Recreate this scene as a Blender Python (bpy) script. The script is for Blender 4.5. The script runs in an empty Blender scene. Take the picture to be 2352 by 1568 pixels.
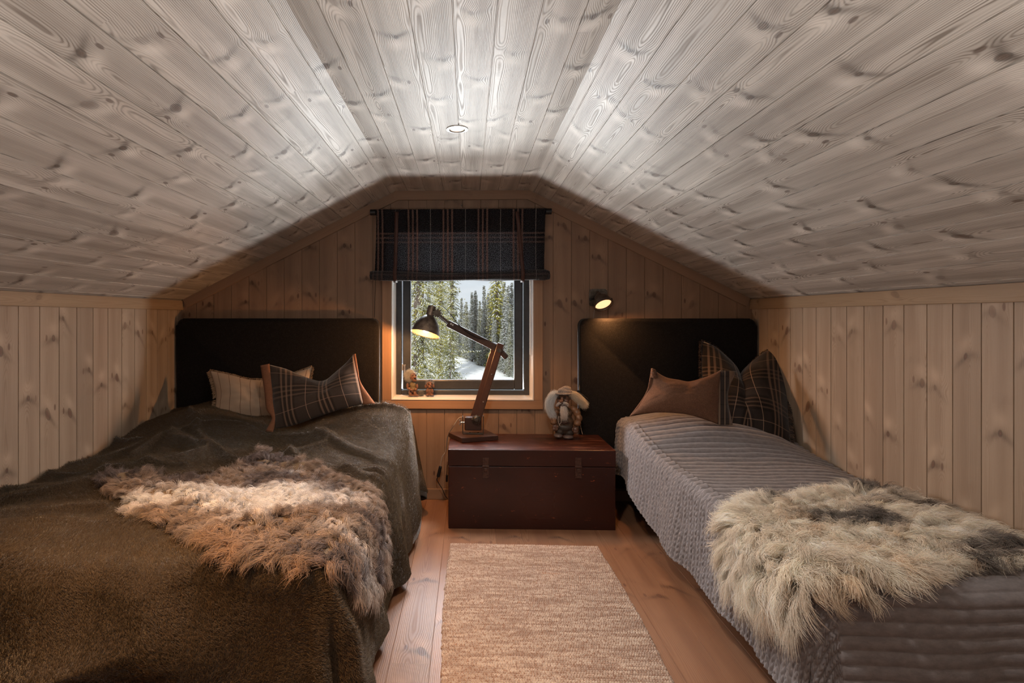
import bpy, bmesh, math, random
import numpy as np
from mathutils import Vector, Matrix

# ------------------------------------------------------------------ camera, world, lights
PI = math.pi
FPX, YAW, PPX, HOR, CAMZ = 1282.6, -0.0314, 1034.4, 727.0, 1.165
SC = bpy.context.scene
COL = SC.collection
cd = bpy.data.cameras.new('camera'); cam = bpy.data.objects.new('camera', cd); COL.objects.link(cam)
cam.location = (0, 0, CAMZ); cam.rotation_euler = (PI/2, 0, -YAW)
cd.sensor_width = 36.0; cd.lens = FPX*36.0/2352
cd.shift_x = (1176-PPX)/2352; cd.shift_y = -(784-HOR)/2352
cd.clip_start = 0.05; cd.clip_end = 400
SC.camera = cam
SC.view_settings.view_transform = 'Standard'; SC.view_settings.look = 'None'
SC.view_settings.gamma = 1.0; SC.view_settings.exposure = 0.0

wd = bpy.data.worlds.new('overcast_sky'); SC.world = wd; wd.use_nodes = True
wn = wd.node_tree; wn.nodes.clear()
wo = wn.nodes.new('ShaderNodeOutputWorld'); wb = wn.nodes.new('ShaderNodeBackground')
tc = wn.nodes.new('ShaderNodeTexCoord'); mp = wn.nodes.new('ShaderNodeMapping'); mp.inputs['Scale'].default_value = (2, 2, 7)
nz = wn.nodes.new('ShaderNodeTexNoise'); nz.inputs['Scale'].default_value = 2.2; nz.inputs['Detail'].default_value = 5
cr = wn.nodes.new('ShaderNodeValToRGB')
cr.color_ramp.elements[0].position = .35; cr.color_ramp.elements[0].color = (.62, .68, .76, 1)
cr.color_ramp.elements[1].position = .62; cr.color_ramp.elements[1].color = (.88, .91, .95, 1)
wn.links.new(tc.outputs['Generated'], mp.inputs[0]); wn.links.new(mp.outputs[0], nz.inputs['Vector'])
wn.links.new(nz.outputs['Fac'], cr.inputs[0]); wn.links.new(cr.outputs[0], wb.inputs[0]); wn.links.new(wb.outputs[0], wo.inputs[0])
wb.inputs['Strength'].default_value = 1.08

def lamp(name, typ, loc, energy, color, direction=None, **kw):
    l = bpy.data.lights.new(name, typ); l.energy = energy; l.color = color
    for k, v in kw.items(): setattr(l, k, v)
    o = bpy.data.objects.new(name, l); COL.objects.link(o); o.location = loc
    if direction is not None:
        o.rotation_euler = Vector(direction).to_track_quat('-Z', 'Y').to_euler()
    return o
WARM = (1.0, .46, .16)
# daylight thrown up by the sunlit snow just under the window
lamp('snow_light', 'AREA', (-.03, 5.2, .47), 560, (.95, .97, 1.0), (0, .09, 1), shape='RECTANGLE', size=1.8, size_y=2.2)
# open sky above the eaves, coming down through the panes
lamp('sky_light', 'AREA', (-.03, 4.9, 2.75), 800, (.80, .89, 1.0), (0, -1, -1.25), shape='RECTANGLE', size=1.6, size_y=1.2)
lamp('tree_fill_sun', 'SUN', (0, 0, 9), 3.6, (1.0, .96, .88), (.35, 1, -.75), angle=.03)  # added to brighten the spruces; the sky itself is overcast
# recessed downlights of the room (the first is the one in view, the others lie behind the camera)
lamp('ceiling_spot_light', 'SPOT', (-.055, 2.42, 1.955), 16, (1, .66, .40), (0, 0, -1), spot_size=2.2, spot_blend=.8, shadow_soft_size=.03)
for dx, dy, e in ((-.80, .95, 100), (.75, .2, 5)):
    lamp('ceiling_spot_light', 'SPOT', (dx, dy, 1.66), e, (1, .50, .16), (0, .45 if dy > .5 else 1.2, -1.6), spot_size=1.5, spot_blend=.8, shadow_soft_size=.03)
# unseen fill lamps added behind the camera to lift the ceiling and beds
for sx_ in (-1.22, 1.25):
    lamp('rear_fill', 'AREA', (sx_, -1.2, 1.0), 1.6, (.97, .97, 1.0), (-sx_*.25, 1, .4), shape='RECTANGLE', size=.7, size_y=.7)

# unseen spot added mid-room; its half-space cut leaves the ceiling band dark
lamp('half_room_fill', 'SPOT', (-.02, 3.17, .92), 31, (.94, .97, 1.0), (0, -1, 0), spot_size=PI, spot_blend=.02, shadow_soft_size=.06)
lamp('ceiling_fill', 'AREA', (0, -.05, .86), 36, (1.0, .97, .94), (0, -.06, 1), shape='RECTANGLE', size=2.2, size_y=.8)  # unseen fill added below the camera, brightens the ceiling boards
lamp('ceiling_spot_light', 'SPOT', (.05, 1.38, 1.955), 80, (1, .93, .85), (0, .12, -1), spot_size=2.6, spot_blend=.9, shadow_soft_size=.05)

def P(px, py, X=None, Y=None, z=None):
    """point of the room seen at a pixel, on the plane X=, Y= or z="""
    a = (px-PPX)/FPX; c = (HOR-py)/FPX
    d = Vector((math.sin(YAW)+a*math.cos(YAW), math.cos(YAW)-a*math.sin(YAW), c))
    if Y is not None: k = Y/d.y
    elif X is not None: k = X/d.x
    else: k = (z-CAMZ)/d.z
    return Vector((d.x*k, d.y*k, CAMZ+d.z*k))

# room measures
WL, WR, YE, YB = -1.857, 1.782, 3.566, -1.5
ZF = 1.967; KXL, KXR = -.461, .389; KZL, KZR = 1.268, 1.274
BW = .115

# ------------------------------------------------------------------ helpers
def tag(o, label=None, cat=None, group=None, kind=None):
    if label: o['label'] = label
    if cat: o['category'] = cat
    if group: o['group'] = group
    if kind: o['kind'] = kind
    return o
def empty(name, loc, label, cat, group=None):
    o = bpy.data.objects.new(name, None); COL.objects.link(o); o.location = loc; o.empty_display_size = .05
    bpy.context.view_layer.update()
    return tag(o, label, cat, group)
def link(name, me, mat, parent=None, smooth=True):
    o = bpy.data.objects.new(name, me); COL.objects.link(o)
    if mat is not None:
        for m in (mat if isinstance(mat, (list, tuple)) else [mat]): me.materials.append(m)
    if smooth and hasattr(me, 'polygons'):
        me.polygons.foreach_set('use_smooth', [True]*len(me.polygons))
    if parent is not None:
        o.parent = parent; o.matrix_parent_inverse = world_of(parent).inverted()
    return o
def world_of(o):
    m = Matrix.LocRotScale(o.location, o.rotation_euler, o.scale)
    return m if o.parent is None else world_of(o.parent) @ o.matrix_parent_inverse @ m
def mesh(name, V, F, uv=None, uv2=None):
    me = bpy.data.meshes.new(name); V = np.asarray(V, dtype=np.float32)
    if isinstance(F, np.ndarray):
        n = len(F); k = F.shape[1]
        me.vertices.add(len(V)); me.vertices.foreach_set('co', V.ravel())
        me.loops.add(n*k); me.loops.foreach_set('vertex_index', F.astype(np.int32).ravel())
        me.polygons.add(n); me.polygons.foreach_set('loop_start', np.arange(0, n*k, k, dtype=np.int32))
        me.update(calc_edges=True)
    else:
        me.from_pydata([tuple(v) for v in V], [], F); me.update()
    for nm, u in (('UVMap', uv), ('rnd', uv2)):
        if u is not None:
            l = me.uv_layers.new(name=nm); u = np.asarray(u, dtype=np.float32)
            if len(u) == len(V):
                idx = np.empty(len(me.loops), dtype=np.int32); me.loops.foreach_get('vertex_index', idx); u = u[idx]
            l.data.foreach_set('uv', u.ravel())
    return me
def grid_faces(n, m, wrap=False):
    i, j = np.meshgrid(np.arange(n-1), np.arange(m-1 if not wrap else m), indexing='ij'); j2 = (j+1) % m
    return np.stack([i*m+j, (i+1)*m+j, (i+1)*m+j2, i*m+j2], -1).reshape(-1, 4)
class MB:
    """gathers shapes of one part into one mesh"""
    def __init__(s): s.bm = bmesh.new()
    def box(s, c, size, rot=None, bev=0, seg=2):
        b = bmesh.new(); bmesh.ops.create_cube(b, size=1.0)
        bmesh.ops.scale(b, vec=size, verts=b.verts)
        if bev: bmesh.ops.bevel(b, geom=b.edges[:], offset=bev, segments=seg, affect='EDGES', profile=.5)
        return s._add(b, c, rot)
    def _add(s, b, c, rot):
        M = Matrix.Translation(Vector(c))
        if rot is not None: M = M @ (rot if isinstance(rot, Matrix) else rot.to_matrix()).to_4x4()
        bmesh.ops.transform(b, matrix=M, verts=b.verts)
        t = bpy.data.meshes.new('t'); b.to_mesh(t); b.free(); s.bm.from_mesh(t); bpy.data.meshes.remove(t); return s
    def ball(s, c, r, rot=None, sub=3):
        b = bmesh.new(); bmesh.ops.create_icosphere(b, subdivisions=sub, radius=1.0)
        bmesh.ops.scale(b, vec=(r if hasattr(r, '__len__') else (r, r, r)), verts=b.verts)
        return s._add(b, c, rot)
    def lathe(s, prof, c=(0, 0, 0), axis=(0, 0, 1), n=32, closed=False):
        b = bmesh.new(); rings = []
        for r, z in prof:
            rings.append([b.verts.new((r*math.cos(2*PI*k/n), r*math.sin(2*PI*k/n), z)) for k in range(n)])
        for a in range(len(rings)-1):
            for k in range(n): b.faces.new((rings[a][k], rings[a][(k+1) % n], rings[a+1][(k+1) % n], rings[a+1][k]))
        if closed:
            b.faces.new(list(reversed(rings[0]))); b.faces.new(rings[-1])
        return s._add(b, c, Vector(axis).to_track_quat('Z', 'Y'))
    def cyl(s, a, b_, r, n=16):
        a = Vector(a); b_ = Vector(b_); L = (b_-a).length
        return s.lathe([(r, 0), (r, L)], a, b_-a, n, True)
    def tube(s, pts, r, n=8, close=False):
        pts = [Vector(p) for p in pts]; b = bmesh.new(); rings = []; up = Vector((.13, .31, .94)); N = len(pts)
        for i, p in enumerate(pts):
            t = (pts[min(i+1, N-1)]-pts[max(i-1, 0)]).normalized()
            x = t.cross(up).normalized(); y = t.cross(x); rr = r[i] if hasattr(r, '__len__') else r
            rings.append([b.verts.new(p+(x*math.cos(2*PI*k/n)+y*math.sin(2*PI*k/n))*rr) for k in range(n)])
        for a in range(N-1):
            for k in range(n): b.faces.new((rings[a][k], rings[a][(k+1) % n], rings[a+1][(k+1) % n], rings[a+1][k]))
        b.faces.new(list(reversed(rings[0]))); b.faces.new(rings[-1])
        return s._add(b, (0, 0, 0), None)
    def bar(s, a, b_, w, t, side=(0, 1, 0), bev=.002):
        """bar from a to b_, t thick along `side`, w wide across"""
        a = Vector(a); b_ = Vector(b_); x = (b_-a).normalized(); y = Vector(side); y = (y-x*y.dot(x)).normalized(); z = x.cross(y)
        return s.box((a+b_)/2, ((b_-a).length, t, w), Matrix((x, y, z)).transposed(), bev)
    def prism(s, poly, lo, hi, axis='Y'):
        """2D outline pushed through along an axis"""
        b = bmesh.new(); A, B = [], []
        for p, q in poly:
            if axis == 'Y': A.append(b.verts.new((p, lo, q))); B.append(b.verts.new((p, hi, q)))
            elif axis == 'X': A.append(b.verts.new((lo, p, q))); B.append(b.verts.new((hi, p, q)))
            else: A.append(b.verts.new((p, q, lo))); B.append(b.verts.new((p, q, hi)))
        n = len(poly); b.faces.new(A); b.faces.new(list(reversed(B)))
        for k in range(n): b.faces.new((A[k], B[k], B[(k+1) % n], A[(k+1) % n]))
        bmesh.ops.recalc_face_normals(b, faces=b.faces)
        return s._add(b, (0, 0, 0), None)
    def build(s, name, mat, parent=None, smooth=False, boxuv=False):
        me = bpy.data.meshes.new(name); bmesh.ops.recalc_face_normals(s.bm, faces=s.bm.faces); s.bm.to_mesh(me); s.bm.free()
        o = link(name, me, mat, parent, smooth)
        if smooth:
            try: me.set_sharp_from_angle(angle=math.radians(38))
            except Exception: pass
        return o
def bez(pts, n=24):
    """smooth curve through points"""
    pts = [Vector(p) for p in pts]; out = []; Q = [pts[0]]+pts+[pts[-1]]
    for i in range(1, len(Q)-2):
        for k in range(n):
            t = k/n; a, b, c, d = Q[i-1], Q[i], Q[i+1], Q[i+2]
            out.append(.5*((2*b)+(c-a)*t+(2*a-5*b+4*c-d)*t*t+(3*b-3*c+d-a)*t**3))
    return out+[pts[-1]]
# value noise
def _h(i, j, seed):
    n = (i.astype(np.int64)*374761393+j.astype(np.int64)*668265263+seed*1442695) & 0x7fffffff
    n = ((n ^ (n >> 13))*1274126177) & 0x7fffffff
    return ((n ^ (n >> 16)) & 0xffff)/65535.0
def vn(x, y, seed=0):
    i = np.floor(x); j = np.floor(y); fx = x-i; fy = y-j; fx = fx*fx*(3-2*fx); fy = fy*fy*(3-2*fy)
    return (_h(i, j, seed)*(1-fx)+_h(i+1, j, seed)*fx)*(1-fy)+(_h(i, j+1, seed)*(1-fx)+_h(i+1, j+1, seed)*fx)*fy
def fbm(x, y, seed=0, o=4):
    s = 0; a = .5
    for k in range(o): s = s+a*(vn(x, y, seed+k*17)-.5); x = x*2.03+7.1; y = y*2.03+3.7; a *= .5
    return s

# ------------------------------------------------------------------ node maths
class S:
    def __init__(s, g, sock): s.g = g; s.k = sock
    def __add__(s, o): return s.g.m('ADD', s, o)
    __radd__ = __add__
    def __sub__(s, o): return s.g.m('SUBTRACT', s, o)
    def __rsub__(s, o): return s.g.m('SUBTRACT', o, s)
    def __mul__(s, o): return s.g.m('MULTIPLY', s, o)
    __rmul__ = __mul__
    def __truediv__(s, o): return s.g.m('DIVIDE', s, o)
class G:
    def __init__(s, name):
        s.mat = bpy.data.materials.new(name); s.mat.use_nodes = True; s.t = s.mat.node_tree; s.t.nodes.clear()
        s.out = s.t.nodes.new('ShaderNodeOutputMaterial')
    def n(s, typ): return s.t.nodes.new(typ)
    def put(s, sock, v):
        if isinstance(v, S): s.t.links.new(v.k, sock)
        elif v is not None: sock.default_value = v if not (hasattr(v, '__len__') and len(v) == 3 and sock.type == 'RGBA') else (*v, 1)
    def m(s, op, *a, clamp=False):
        nd = s.n('ShaderNodeMath'); nd.operation = op; nd.use_clamp = clamp
        for i, v in enumerate(a): s.put(nd.inputs[i], v)
        return S(s, nd.outputs[0])
    def uv(s, name='UVMap'):
        u = s.n('ShaderNodeUVMap'); u.uv_map = name; x = s.n('ShaderNodeSeparateXYZ'); s.t.links.new(u.outputs[0], x.inputs[0])
        return S(s, x.outputs[0]), S(s, x.outputs[1])
    def obj(s):
        u = s.n('ShaderNodeTexCoord'); x = s.n('ShaderNodeSeparateXYZ'); s.t.links.new(u.outputs['Object'], x.inputs[0])
        return [S(s, x.outputs[i]) for i in range(3)]
    def vec(s, x, y, z=0.0):
        c = s.n('ShaderNodeCombineXYZ')
        for i, v in enumerate((x, y, z)): s.put(c.inputs[i], v)
        return S(s, c.outputs[0])
    def noise(s, v, scale=1.0, detail=2, rough=.5, col=False):
        nd = s.n('ShaderNodeTexNoise'); s.put(nd.inputs['Vector'], v); nd.inputs['Scale'].default_value = scale
        nd.inputs['Detail'].default_value = detail; nd.inputs['Roughness'].default_value = rough
        return S(s, nd.outputs['Color' if col else 'Fac'])
    def white(s, x, y):
        nd = s.n('ShaderNodeTexWhiteNoise'); nd.noise_dimensions = '2D'; s.put(nd.inputs['Vector'], s.vec(x, y))
        sp = s.n('ShaderNodeSeparateXYZ'); s.t.links.new(nd.outputs['Color'], sp.inputs[0]); return [S(s, sp.outputs[i]) for i in range(3)]
    def smooth(s, v, a, b, lo=0.0, hi=1.0):
        nd = s.n('ShaderNodeMapRange'); nd.interpolation_type = 'SMOOTHSTEP'
        for k, x in zip(('Value', 'From Min', 'From Max', 'To Min', 'To Max'), (v, a, b, lo, hi)): s.put(nd.inputs[k], x)
        return S(s, nd.outputs[0])
    def mix(s, f, a, b, mode='MIX'):
        nd = s.n('ShaderNodeMix'); nd.data_type = 'RGBA'; nd.blend_type = mode; nd.clamp_factor = True
        s.put(nd.inputs[0], f); s.put(nd.inputs[6], a); s.put(nd.inputs[7], b); return S(s, nd.outputs[2])
    def gauss(s, x, w): y = x/w; return s.m('EXPONENT', (y*y)*-1.0)
    def bump(s, h, strength=.3, dist=.01):
        nd = s.n('ShaderNodeBump'); nd.inputs['Strength'].default_value = strength; nd.inputs['Distance'].default_value = dist
        s.put(nd.inputs['Height'], h); return S(s, nd.outputs[0])
    def bsdf(s, col, rough=.5, spec=.5, metal=0, normal=None, sheen=0, sheen_tint=None, emit=None, estr=0, **kw):
        b = s.n('ShaderNodeBsdfPrincipled'); s.put(b.inputs['Base Color'], col); s.put(b.inputs['Roughness'], rough)
        s.put(b.inputs['Specular IOR Level'], spec); s.put(b.inputs['Metallic'], metal)
        if normal is not None: s.put(b.inputs['Normal'], normal)
        if sheen: s.put(b.inputs['Sheen Weight'], sheen); s.put(b.inputs['Sheen Roughness'], .4)
        if sheen_tint: s.put(b.inputs['Sheen Tint'], sheen_tint)
        if emit is not None: s.put(b.inputs['Emission Color'], emit); s.put(b.inputs['Emission Strength'], estr)
        return b
    def done(s, b):
        s.t.links.new(b.outputs[0], s.out.inputs[0]); return s.mat
def plain(name, col, rough=.5, metal=0, spec=.5, noise=0, nscale=40, bump=0, sheen=0, emit=None, estr=0):
    g = G(name); c = col; nrm = None
    if noise or bump:
        o = g.n('ShaderNodeTexCoord'); v = S(g, o.outputs['Object']); f = g.noise(v, nscale, 4, .6)
        if noise: c = g.mix(g.smooth(f, .3, .7), tuple(x*(1-noise) for x in col), tuple(min(1, x*(1+noise)) for x in col))
        if bump: nrm = g.bump(f, bump, .003)
    return g.done(g.bsdf(c, rough, spec, metal, nrm, sheen, None, emit, estr))

def wood(name, light, dark, knot, L=.42, b=BW, rough=.42, spec=.5, knots=1.0, ring=.0042, contrast=.5, bump=.25, tint=.25):
    g = G(name); u, v = g.uv('UVMap'); r1, r2 = g.uv('rnd')
    cell = g.m('FLOOR', u/L + r1*13.0)
    a, bb, c = g.white(cell, r2*97.0)
    ku = (cell + (a*.6+.2) - r1*13.0)*L
    kv = (bb-.5)*(b*.62)
    kr = (c*c)*.0088+.0044
    sl = (a-.5)*1.6
    warp = g.noise(g.vec(u*9.0, v*30.0, r1*50.0), 1, 3)-.5
    du = (u-ku)+warp*.006; dv = (v-kv)+warp*.006
    du = du+dv*sl
    d1 = g.m('SQRT', du*du*.40+dv*dv)
    # second knot of the whorl, towards the other edge
    kv2 = kv-g.m('SIGN', bb-.5)*(b*.36); ku2 = ku+(c-.5)*.05
    du2 = (u-ku2)+warp*.006; dv2 = (v-kv2)+warp*.006
    d2 = g.m('SQRT', du2*du2*.25+dv2*dv2*1.6)
    x = v + (r2-.5)*(b*.9) + (g.noise(g.vec(u*2.2, v*4.0, r1*31.0), 1, 2)-.5)*.03 + (g.noise(g.vec(u*14.0, v*20.0, r2*41.0), 1, 2)-.5)*.004
    zz = (g.noise(g.vec(u*.55, r1*77.0, 3.0), 1, 1)-.36)*.085
    sw = g.gauss(d1, kr*3.2+.012); sw2 = g.gauss(d2, .02)
    rad = g.m('SQRT', x*x+zz*zz) + sw*.016*knots + sw2*.010*knots
    ph = rad*(2*PI/ring)
    rg = g.m('SINE', ph)*.5+.5
    rg = g.m('POWER', rg, 2.2)
    fib = g.noise(g.vec(u*7.0, v*520.0, r1*9.0), 1, 3, .6)
    soft = g.noise(g.vec(u*1.6, v*22.0, r2*63.0), 1, 3, .5)
    lay = g.noise(g.vec(u*3.0, v*60.0, r2*13.0), 1, 2, .5)
    f = rg*contrast*g.smooth(lay, .3, .75, .35, 1.0) + g.smooth(fib, .35, .75)*.22 + g.smooth(soft, .35, .7)*.30
    col = g.mix(f, light, dark)
    tn = g.white(r1*55.0, r2*31.0)
    col = g.mix(tn[0]*tint, col, tuple(x*.66 for x in dark))
    col = g.mix(tn[1]*tint*.8, col, tuple(min(1, x*1.18) for x in light))
    hs = g.gauss(v-(r2-.5)*(b*.5)+(soft-.5)*.03, b*.20)
    col = g.mix(hs*.34, col, dark)
    # dark flare beside the knots
    fl = g.gauss(du+g.m('ABSOLUTE', dv)*.55+warp*.02, .015)*g.gauss(dv, b*.40)
    fl2 = g.gauss(du-.045, .03)*g.gauss(dv, .03)
    fs = g.noise(g.vec(u*40.0, v*90.0, r1*7.0), 1, 3, .6)
    pres = g.smooth(a, .25, .45, .35, 1.0)
    col = g.mix(fl*(fs*.8+.5)*.85*knots*pres, col, tuple(x*.50 for x in dark))
    col = g.mix(fl2*.55*knots, col, tuple(min(1, x*1.25) for x in light))
    kring = g.m('SINE', d1*(2*PI/.0035))*.5+.5
    kc = g.mix(kring*.4, knot, tuple(x*1.7 for x in knot))
    col = g.mix(g.smooth(d1, kr*1.25, kr*.75)*.8*knots*pres, col, kc)
    halo = g.gauss(d1-kr*1.15, .0022)
    col = g.mix(halo*.6*knots*pres, col, tuple(x*.45 for x in knot))
    k2 = g.smooth(d2, .0095, .005)*g.smooth(c, .25, .5)
    col = g.mix(k2*.8*knots, col, knot)
    hgt = rg*.5+fib*.5
    return g.done(g.bsdf(col, g.m('ADD', rg*.12, rough), spec, 0, g.bump(hgt, bump, .0012)))

def plaid(name, base, stripe, thin, per=.218, trans=0.0, sw=.011, rough=.9, vper=None, voff=.03, hb=.38, tb=.45):
    """woven check: triple stripes and a thin line in both directions, in metres of the UV map"""
    g = G(name); u, v = g.uv('UVMap')
    def bands(c, off, P_=None):
        Pm = P_ or per; t = g.m('MODULO', c+off+20*Pm, Pm)
        s3 = None
        for o in (.30, .425, .55):
            q = g.smooth(g.m('ABSOLUTE', t-o*per), sw*.62, sw*.38)
            s3 = q if s3 is None else s3+q
        th = g.smooth(g.m('ABSOLUTE', t-.93*per), .0022, .001)
        dk = g.smooth(g.m('ABSOLUTE', t-.425*per), .05, .042)
        return s3, th, dk
    a, at, ad = bands(u, 0.0); b, bt, bd = bands(v, voff, vper)
    tw = g.noise(g.vec(u*900.0, v*900.0), 1, 2, .6); twf = g.smooth(tw, .35, .65)
    col = g.mix(ad*.55, base, tuple(x*.35 for x in base)); col = g.mix(bd*.55, col, tuple(x*.35 for x in base))
    col = g.mix(a*.62*(twf*.6+.4), col, stripe); col = g.mix(b*hb*(twf*.8+.2), col, stripe)
    col = g.mix(at*.8, col, thin); col = g.mix(bt*tb, col, thin)
    wv = g.noise(g.vec(u*260.0, v*260.0), 1, 4, .7)
    col = g.mix(g.smooth(wv, .55, .75)*.35, col, tuple(min(1, x*2.6+.03) for x in base))
    bs = g.bsdf(col, rough, .15, 0, g.bump(wv+tw*.6, .5, .0015), .35)
    if not trans: return g.done(bs)
    tr = g.n('ShaderNodeBsdfTranslucent'); g.put(tr.inputs[0], g.mix(g.smooth(wv, .51, .61)*.85, tuple(x*.8 for x in base), g.mix(a, (.75, .75, .78), (.95, .55, .42))))
    mx = g.n('ShaderNodeMixShader'); mx.inputs[0].default_value = trans
    g.t.links.new(bs.outputs[0], mx.inputs[1]); g.t.links.new(tr.outputs[0], mx.inputs[2]); return g.done(mx)

def felt(name, col, spk=1.6, scale=700):
    g = G(name); o = g.n('ShaderNodeTexCoord'); v = S(g, o.outputs['Object']); f = g.noise(v, scale, 3, .7); f2 = g.noise(v, 60, 3)
    c = g.mix(g.smooth(f, .45, .7), col, tuple(min(1, x*spk+.004) for x in col)); c = g.mix(g.smooth(f2, .3, .7)*.25, c, tuple(x*.6 for x in col))
    return g.done(g.bsdf(c, .95, .1, 0, g.bump(f, .5, .001), .08))
def hairmat(name, rough=.45, gloss=.35):
    g = G(name); at = g.n('ShaderNodeAttribute'); at.attribute_name = 'col'; c = S(g, at.outputs['Color'])
    b = g.bsdf(c, rough, gloss); tr = g.n('ShaderNodeBsdfTranslucent'); g.put(tr.inputs[0], c)
    mx = g.n('ShaderNodeMixShader'); mx.inputs[0].default_value = .25
    g.t.links.new(b.outputs[0], mx.inputs[1]); g.t.links.new(tr.outputs[0], mx.inputs[2]); return g.done(mx)
def hairs(name, pts, rad, col, mat, parent=None):
    """pts (N,K,3) strands, rad (N,K) or scalar taper, col (N,3)"""
    N, K = pts.shape[:2]; hc = bpy.data.hair_curves.new(name); hc.add_curves([K]*N)
    if parent is not None:
        M = np.array(world_of(parent)); loc = M[:3, 3]; pts = pts-loc
    hc.attributes['position'].data.foreach_set('vector', pts.astype(np.float32).ravel()) if 'position' in hc.attributes else None
    r = hc.attributes.new('radius', 'FLOAT', 'POINT') if 'radius' not in hc.attributes else hc.attributes['radius']
    if np.isscalar(rad): rad = np.tile(rad*np.linspace(1, .35, K), (N, 1))
    r.data.foreach_set('value', rad.astype(np.float32).ravel())
    ca = hc.attributes.new('col', 'FLOAT_COLOR', 'CURVE'); c4 = np.ones((N, 4), dtype=np.float32); c4[:, :3] = col
    ca.data.foreach_set('color', c4.ravel())
    o = bpy.data.objects.new(name, hc); COL.objects.link(o); hc.materials.append(mat)
    if parent is not None: o.parent = parent
    return o
M = {}
M['ceil'] = wood('whitewashed_pine_ceiling', (.64, .585, .52), (.19, .155, .125), (.105, .072, .055), L=.40, rough=.46, spec=.32, contrast=.9, bump=.5)
M['wall'] = wood('knotty_pine_wall', (.42, .325, .240), (.235, .160, .108), (.12, .058, .036), L=.45, rough=.5, contrast=.6, tint=.4)
M['trim'] = wood('pine_trim', (.36, .255, .16), (.24, .155, .09), (.12, .06, .03), L=1.6, b=.06, knots=.5, contrast=.5, rough=.5)
M['trim_back'] = wood('redbrown_pine_trim', (.30, .185, .115), (.20, .115, .068), (.1, .05, .025), L=1.6, b=.06, knots=.3, contrast=.4, rough=.5)  # redder and darker than the side wall trim
M['wall_back'] = wood('redbrown_pine_wall', (.30, .185, .115), (.17, .095, .055), (.060, .022, .012), L=.45, rough=.5, contrast=.45)  # redder and darker than the side wall boards
M['floor'] = wood('pine_floor', (.25, .125, .068), (.125, .050, .026), (.07, .022, .012), L=.7, b=.16, rough=.42, spec=.35, contrast=.45, ring=.006)
M['casing'] = wood('stained_window_casing', (.36, .21, .12), (.25, .135, .07), (.12, .06, .03), L=3, b=.06, knots=0, contrast=.35)
M['white'] = plain('white_paint', (.80, .77, .73), .35)
M['frame'] = plain('anthracite_frame', (.028, .032, .038), .38, noise=.15)
M['black'] = plain('black_metal', (.012, .012, .013), .4, .3)
M['cable'] = plain('clear_cable', (.35, .30, .26), .35)
M['steel'] = plain('brushed_steel', (.55, .54, .52), .28, 1.0, noise=.1)
M['iron'] = plain('aged_iron', (.10, .085, .07), .42, .85, noise=.35, nscale=60, bump=.2)
M['leather'] = plain('brown_leather_strap', (.055, .020, .014), .6, noise=.2)
M['hair'] = hairmat('wool_fibres')
# ------------------------------------------------------------------ the room
rs = random.Random(4)
def boards(name, cols, mat, groove=.0045, gw=.0022, kind='structure'):
    """cols: one entry per board: dict(origin, across, along, normal, width, spans(t)->[(a,b)], breaks)"""
    V, F, UV, R = [], [], [], []
    for c in cols:
        w = c['width']; r = (rs.random(), rs.random()); off = rs.random()*3
        prof = [(0, -groove), (gw*.5, -groove), (gw*.5+.0012, 0)]+[(t, 0) for t in c.get('breaks', []) if .008 < t < w-.008]+[(w-gw*.5-.0012, 0), (w-gw*.5, -groove), (w, -groove)]
        for (t0, h0), (t1, h1) in zip(prof[:-1], prof[1:]):
            for (a0, a1), (b0, b1) in zip(c['spans'](t0+1e-5, (t0+t1)/2), c['spans'](t1-1e-5, (t0+t1)/2)):
                n = len(V)
                for t, h, l in ((t0, h0, a0), (t1, h1, b0), (t1, h1, b1), (t0, h0, a1)):
                    p, nn = c['point'](t, l); V.append(tuple(p+nn*h)); UV.append((l+off, t-w/2)); R.append(r)
                F.append((n, n+1, n+2, n+3))
    me = mesh(name, V, F, UV, R); o = link(name, me, mat, None, False)
    return tag(o, kind=kind)
def plane_point(o, ac, al):
    o = Vector(o); ac = Vector(ac); al = Vector(al)
    def f(n):
        n = Vector(n)
        return lambda t, l: (o+ac*t+al*l, n)
    return f
def ceil_z(x):
    if x < KXL: return ZF-(KXL-x)*(ZF-KZL)/(KXL-WL)
    if x > KXR: return ZF-(x-KXR)*(ZF-KZR)/(WR-KXR)
    return ZF
# window opening: casing outline and light opening in the end wall plane
OX0, OX1 = P(899.6, 800, Y=YE).x, P(1225, 800, Y=YE).x
OZ0, OZ1 = P(1060, 917.6, Y=YE).z, 1.66
# end wall
def end_cols():
    cols = []; x = -.609-.115*14; x0s = []
    while x < WR: x0s.append(x); x += BW
    for x0 in x0s:
        if x0+BW < WL: continue
        def sp(t, tm, x0=x0):
            x = x0+t; xm = x0+tm
            if xm < WL or xm > WR: return []
            zt = ceil_z(min(max(x, WL), WR))+.01
            if OX0 < xm < OX1: return [(0, OZ0), (OZ1, zt)]
            return [(0, zt)]
        cols.append(dict(width=BW, spans=sp, breaks=sorted([OX0-x0, OX1-x0, KXL-x0, KXR-x0]), point=plane_point((x0, YE, 0), (1, 0, 0), (0, 0, 1))((0, -1, 0))))
    return cols
boards('wall_back', end_cols(), M['wall_back'])
def side(name, X, off, top, nrm):
    cols = []; y = off-.115*40
    while y < YE:
        if y+BW > YB:
            w = min(BW, YE-y)
            cols.append(dict(width=w, spans=lambda t, tm: [(0, top)], point=plane_point((X, y, 0), (0, 1, 0), (0, 0, 1))((nrm, 0, 0))))
        y += BW
    return boards(name, cols, M['wall'])
side('wall_left', WL, 2.2509, KZL+.01, 1); side('wall_right', WR, 2.9159+BW, KZR+.01, -1)
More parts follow.
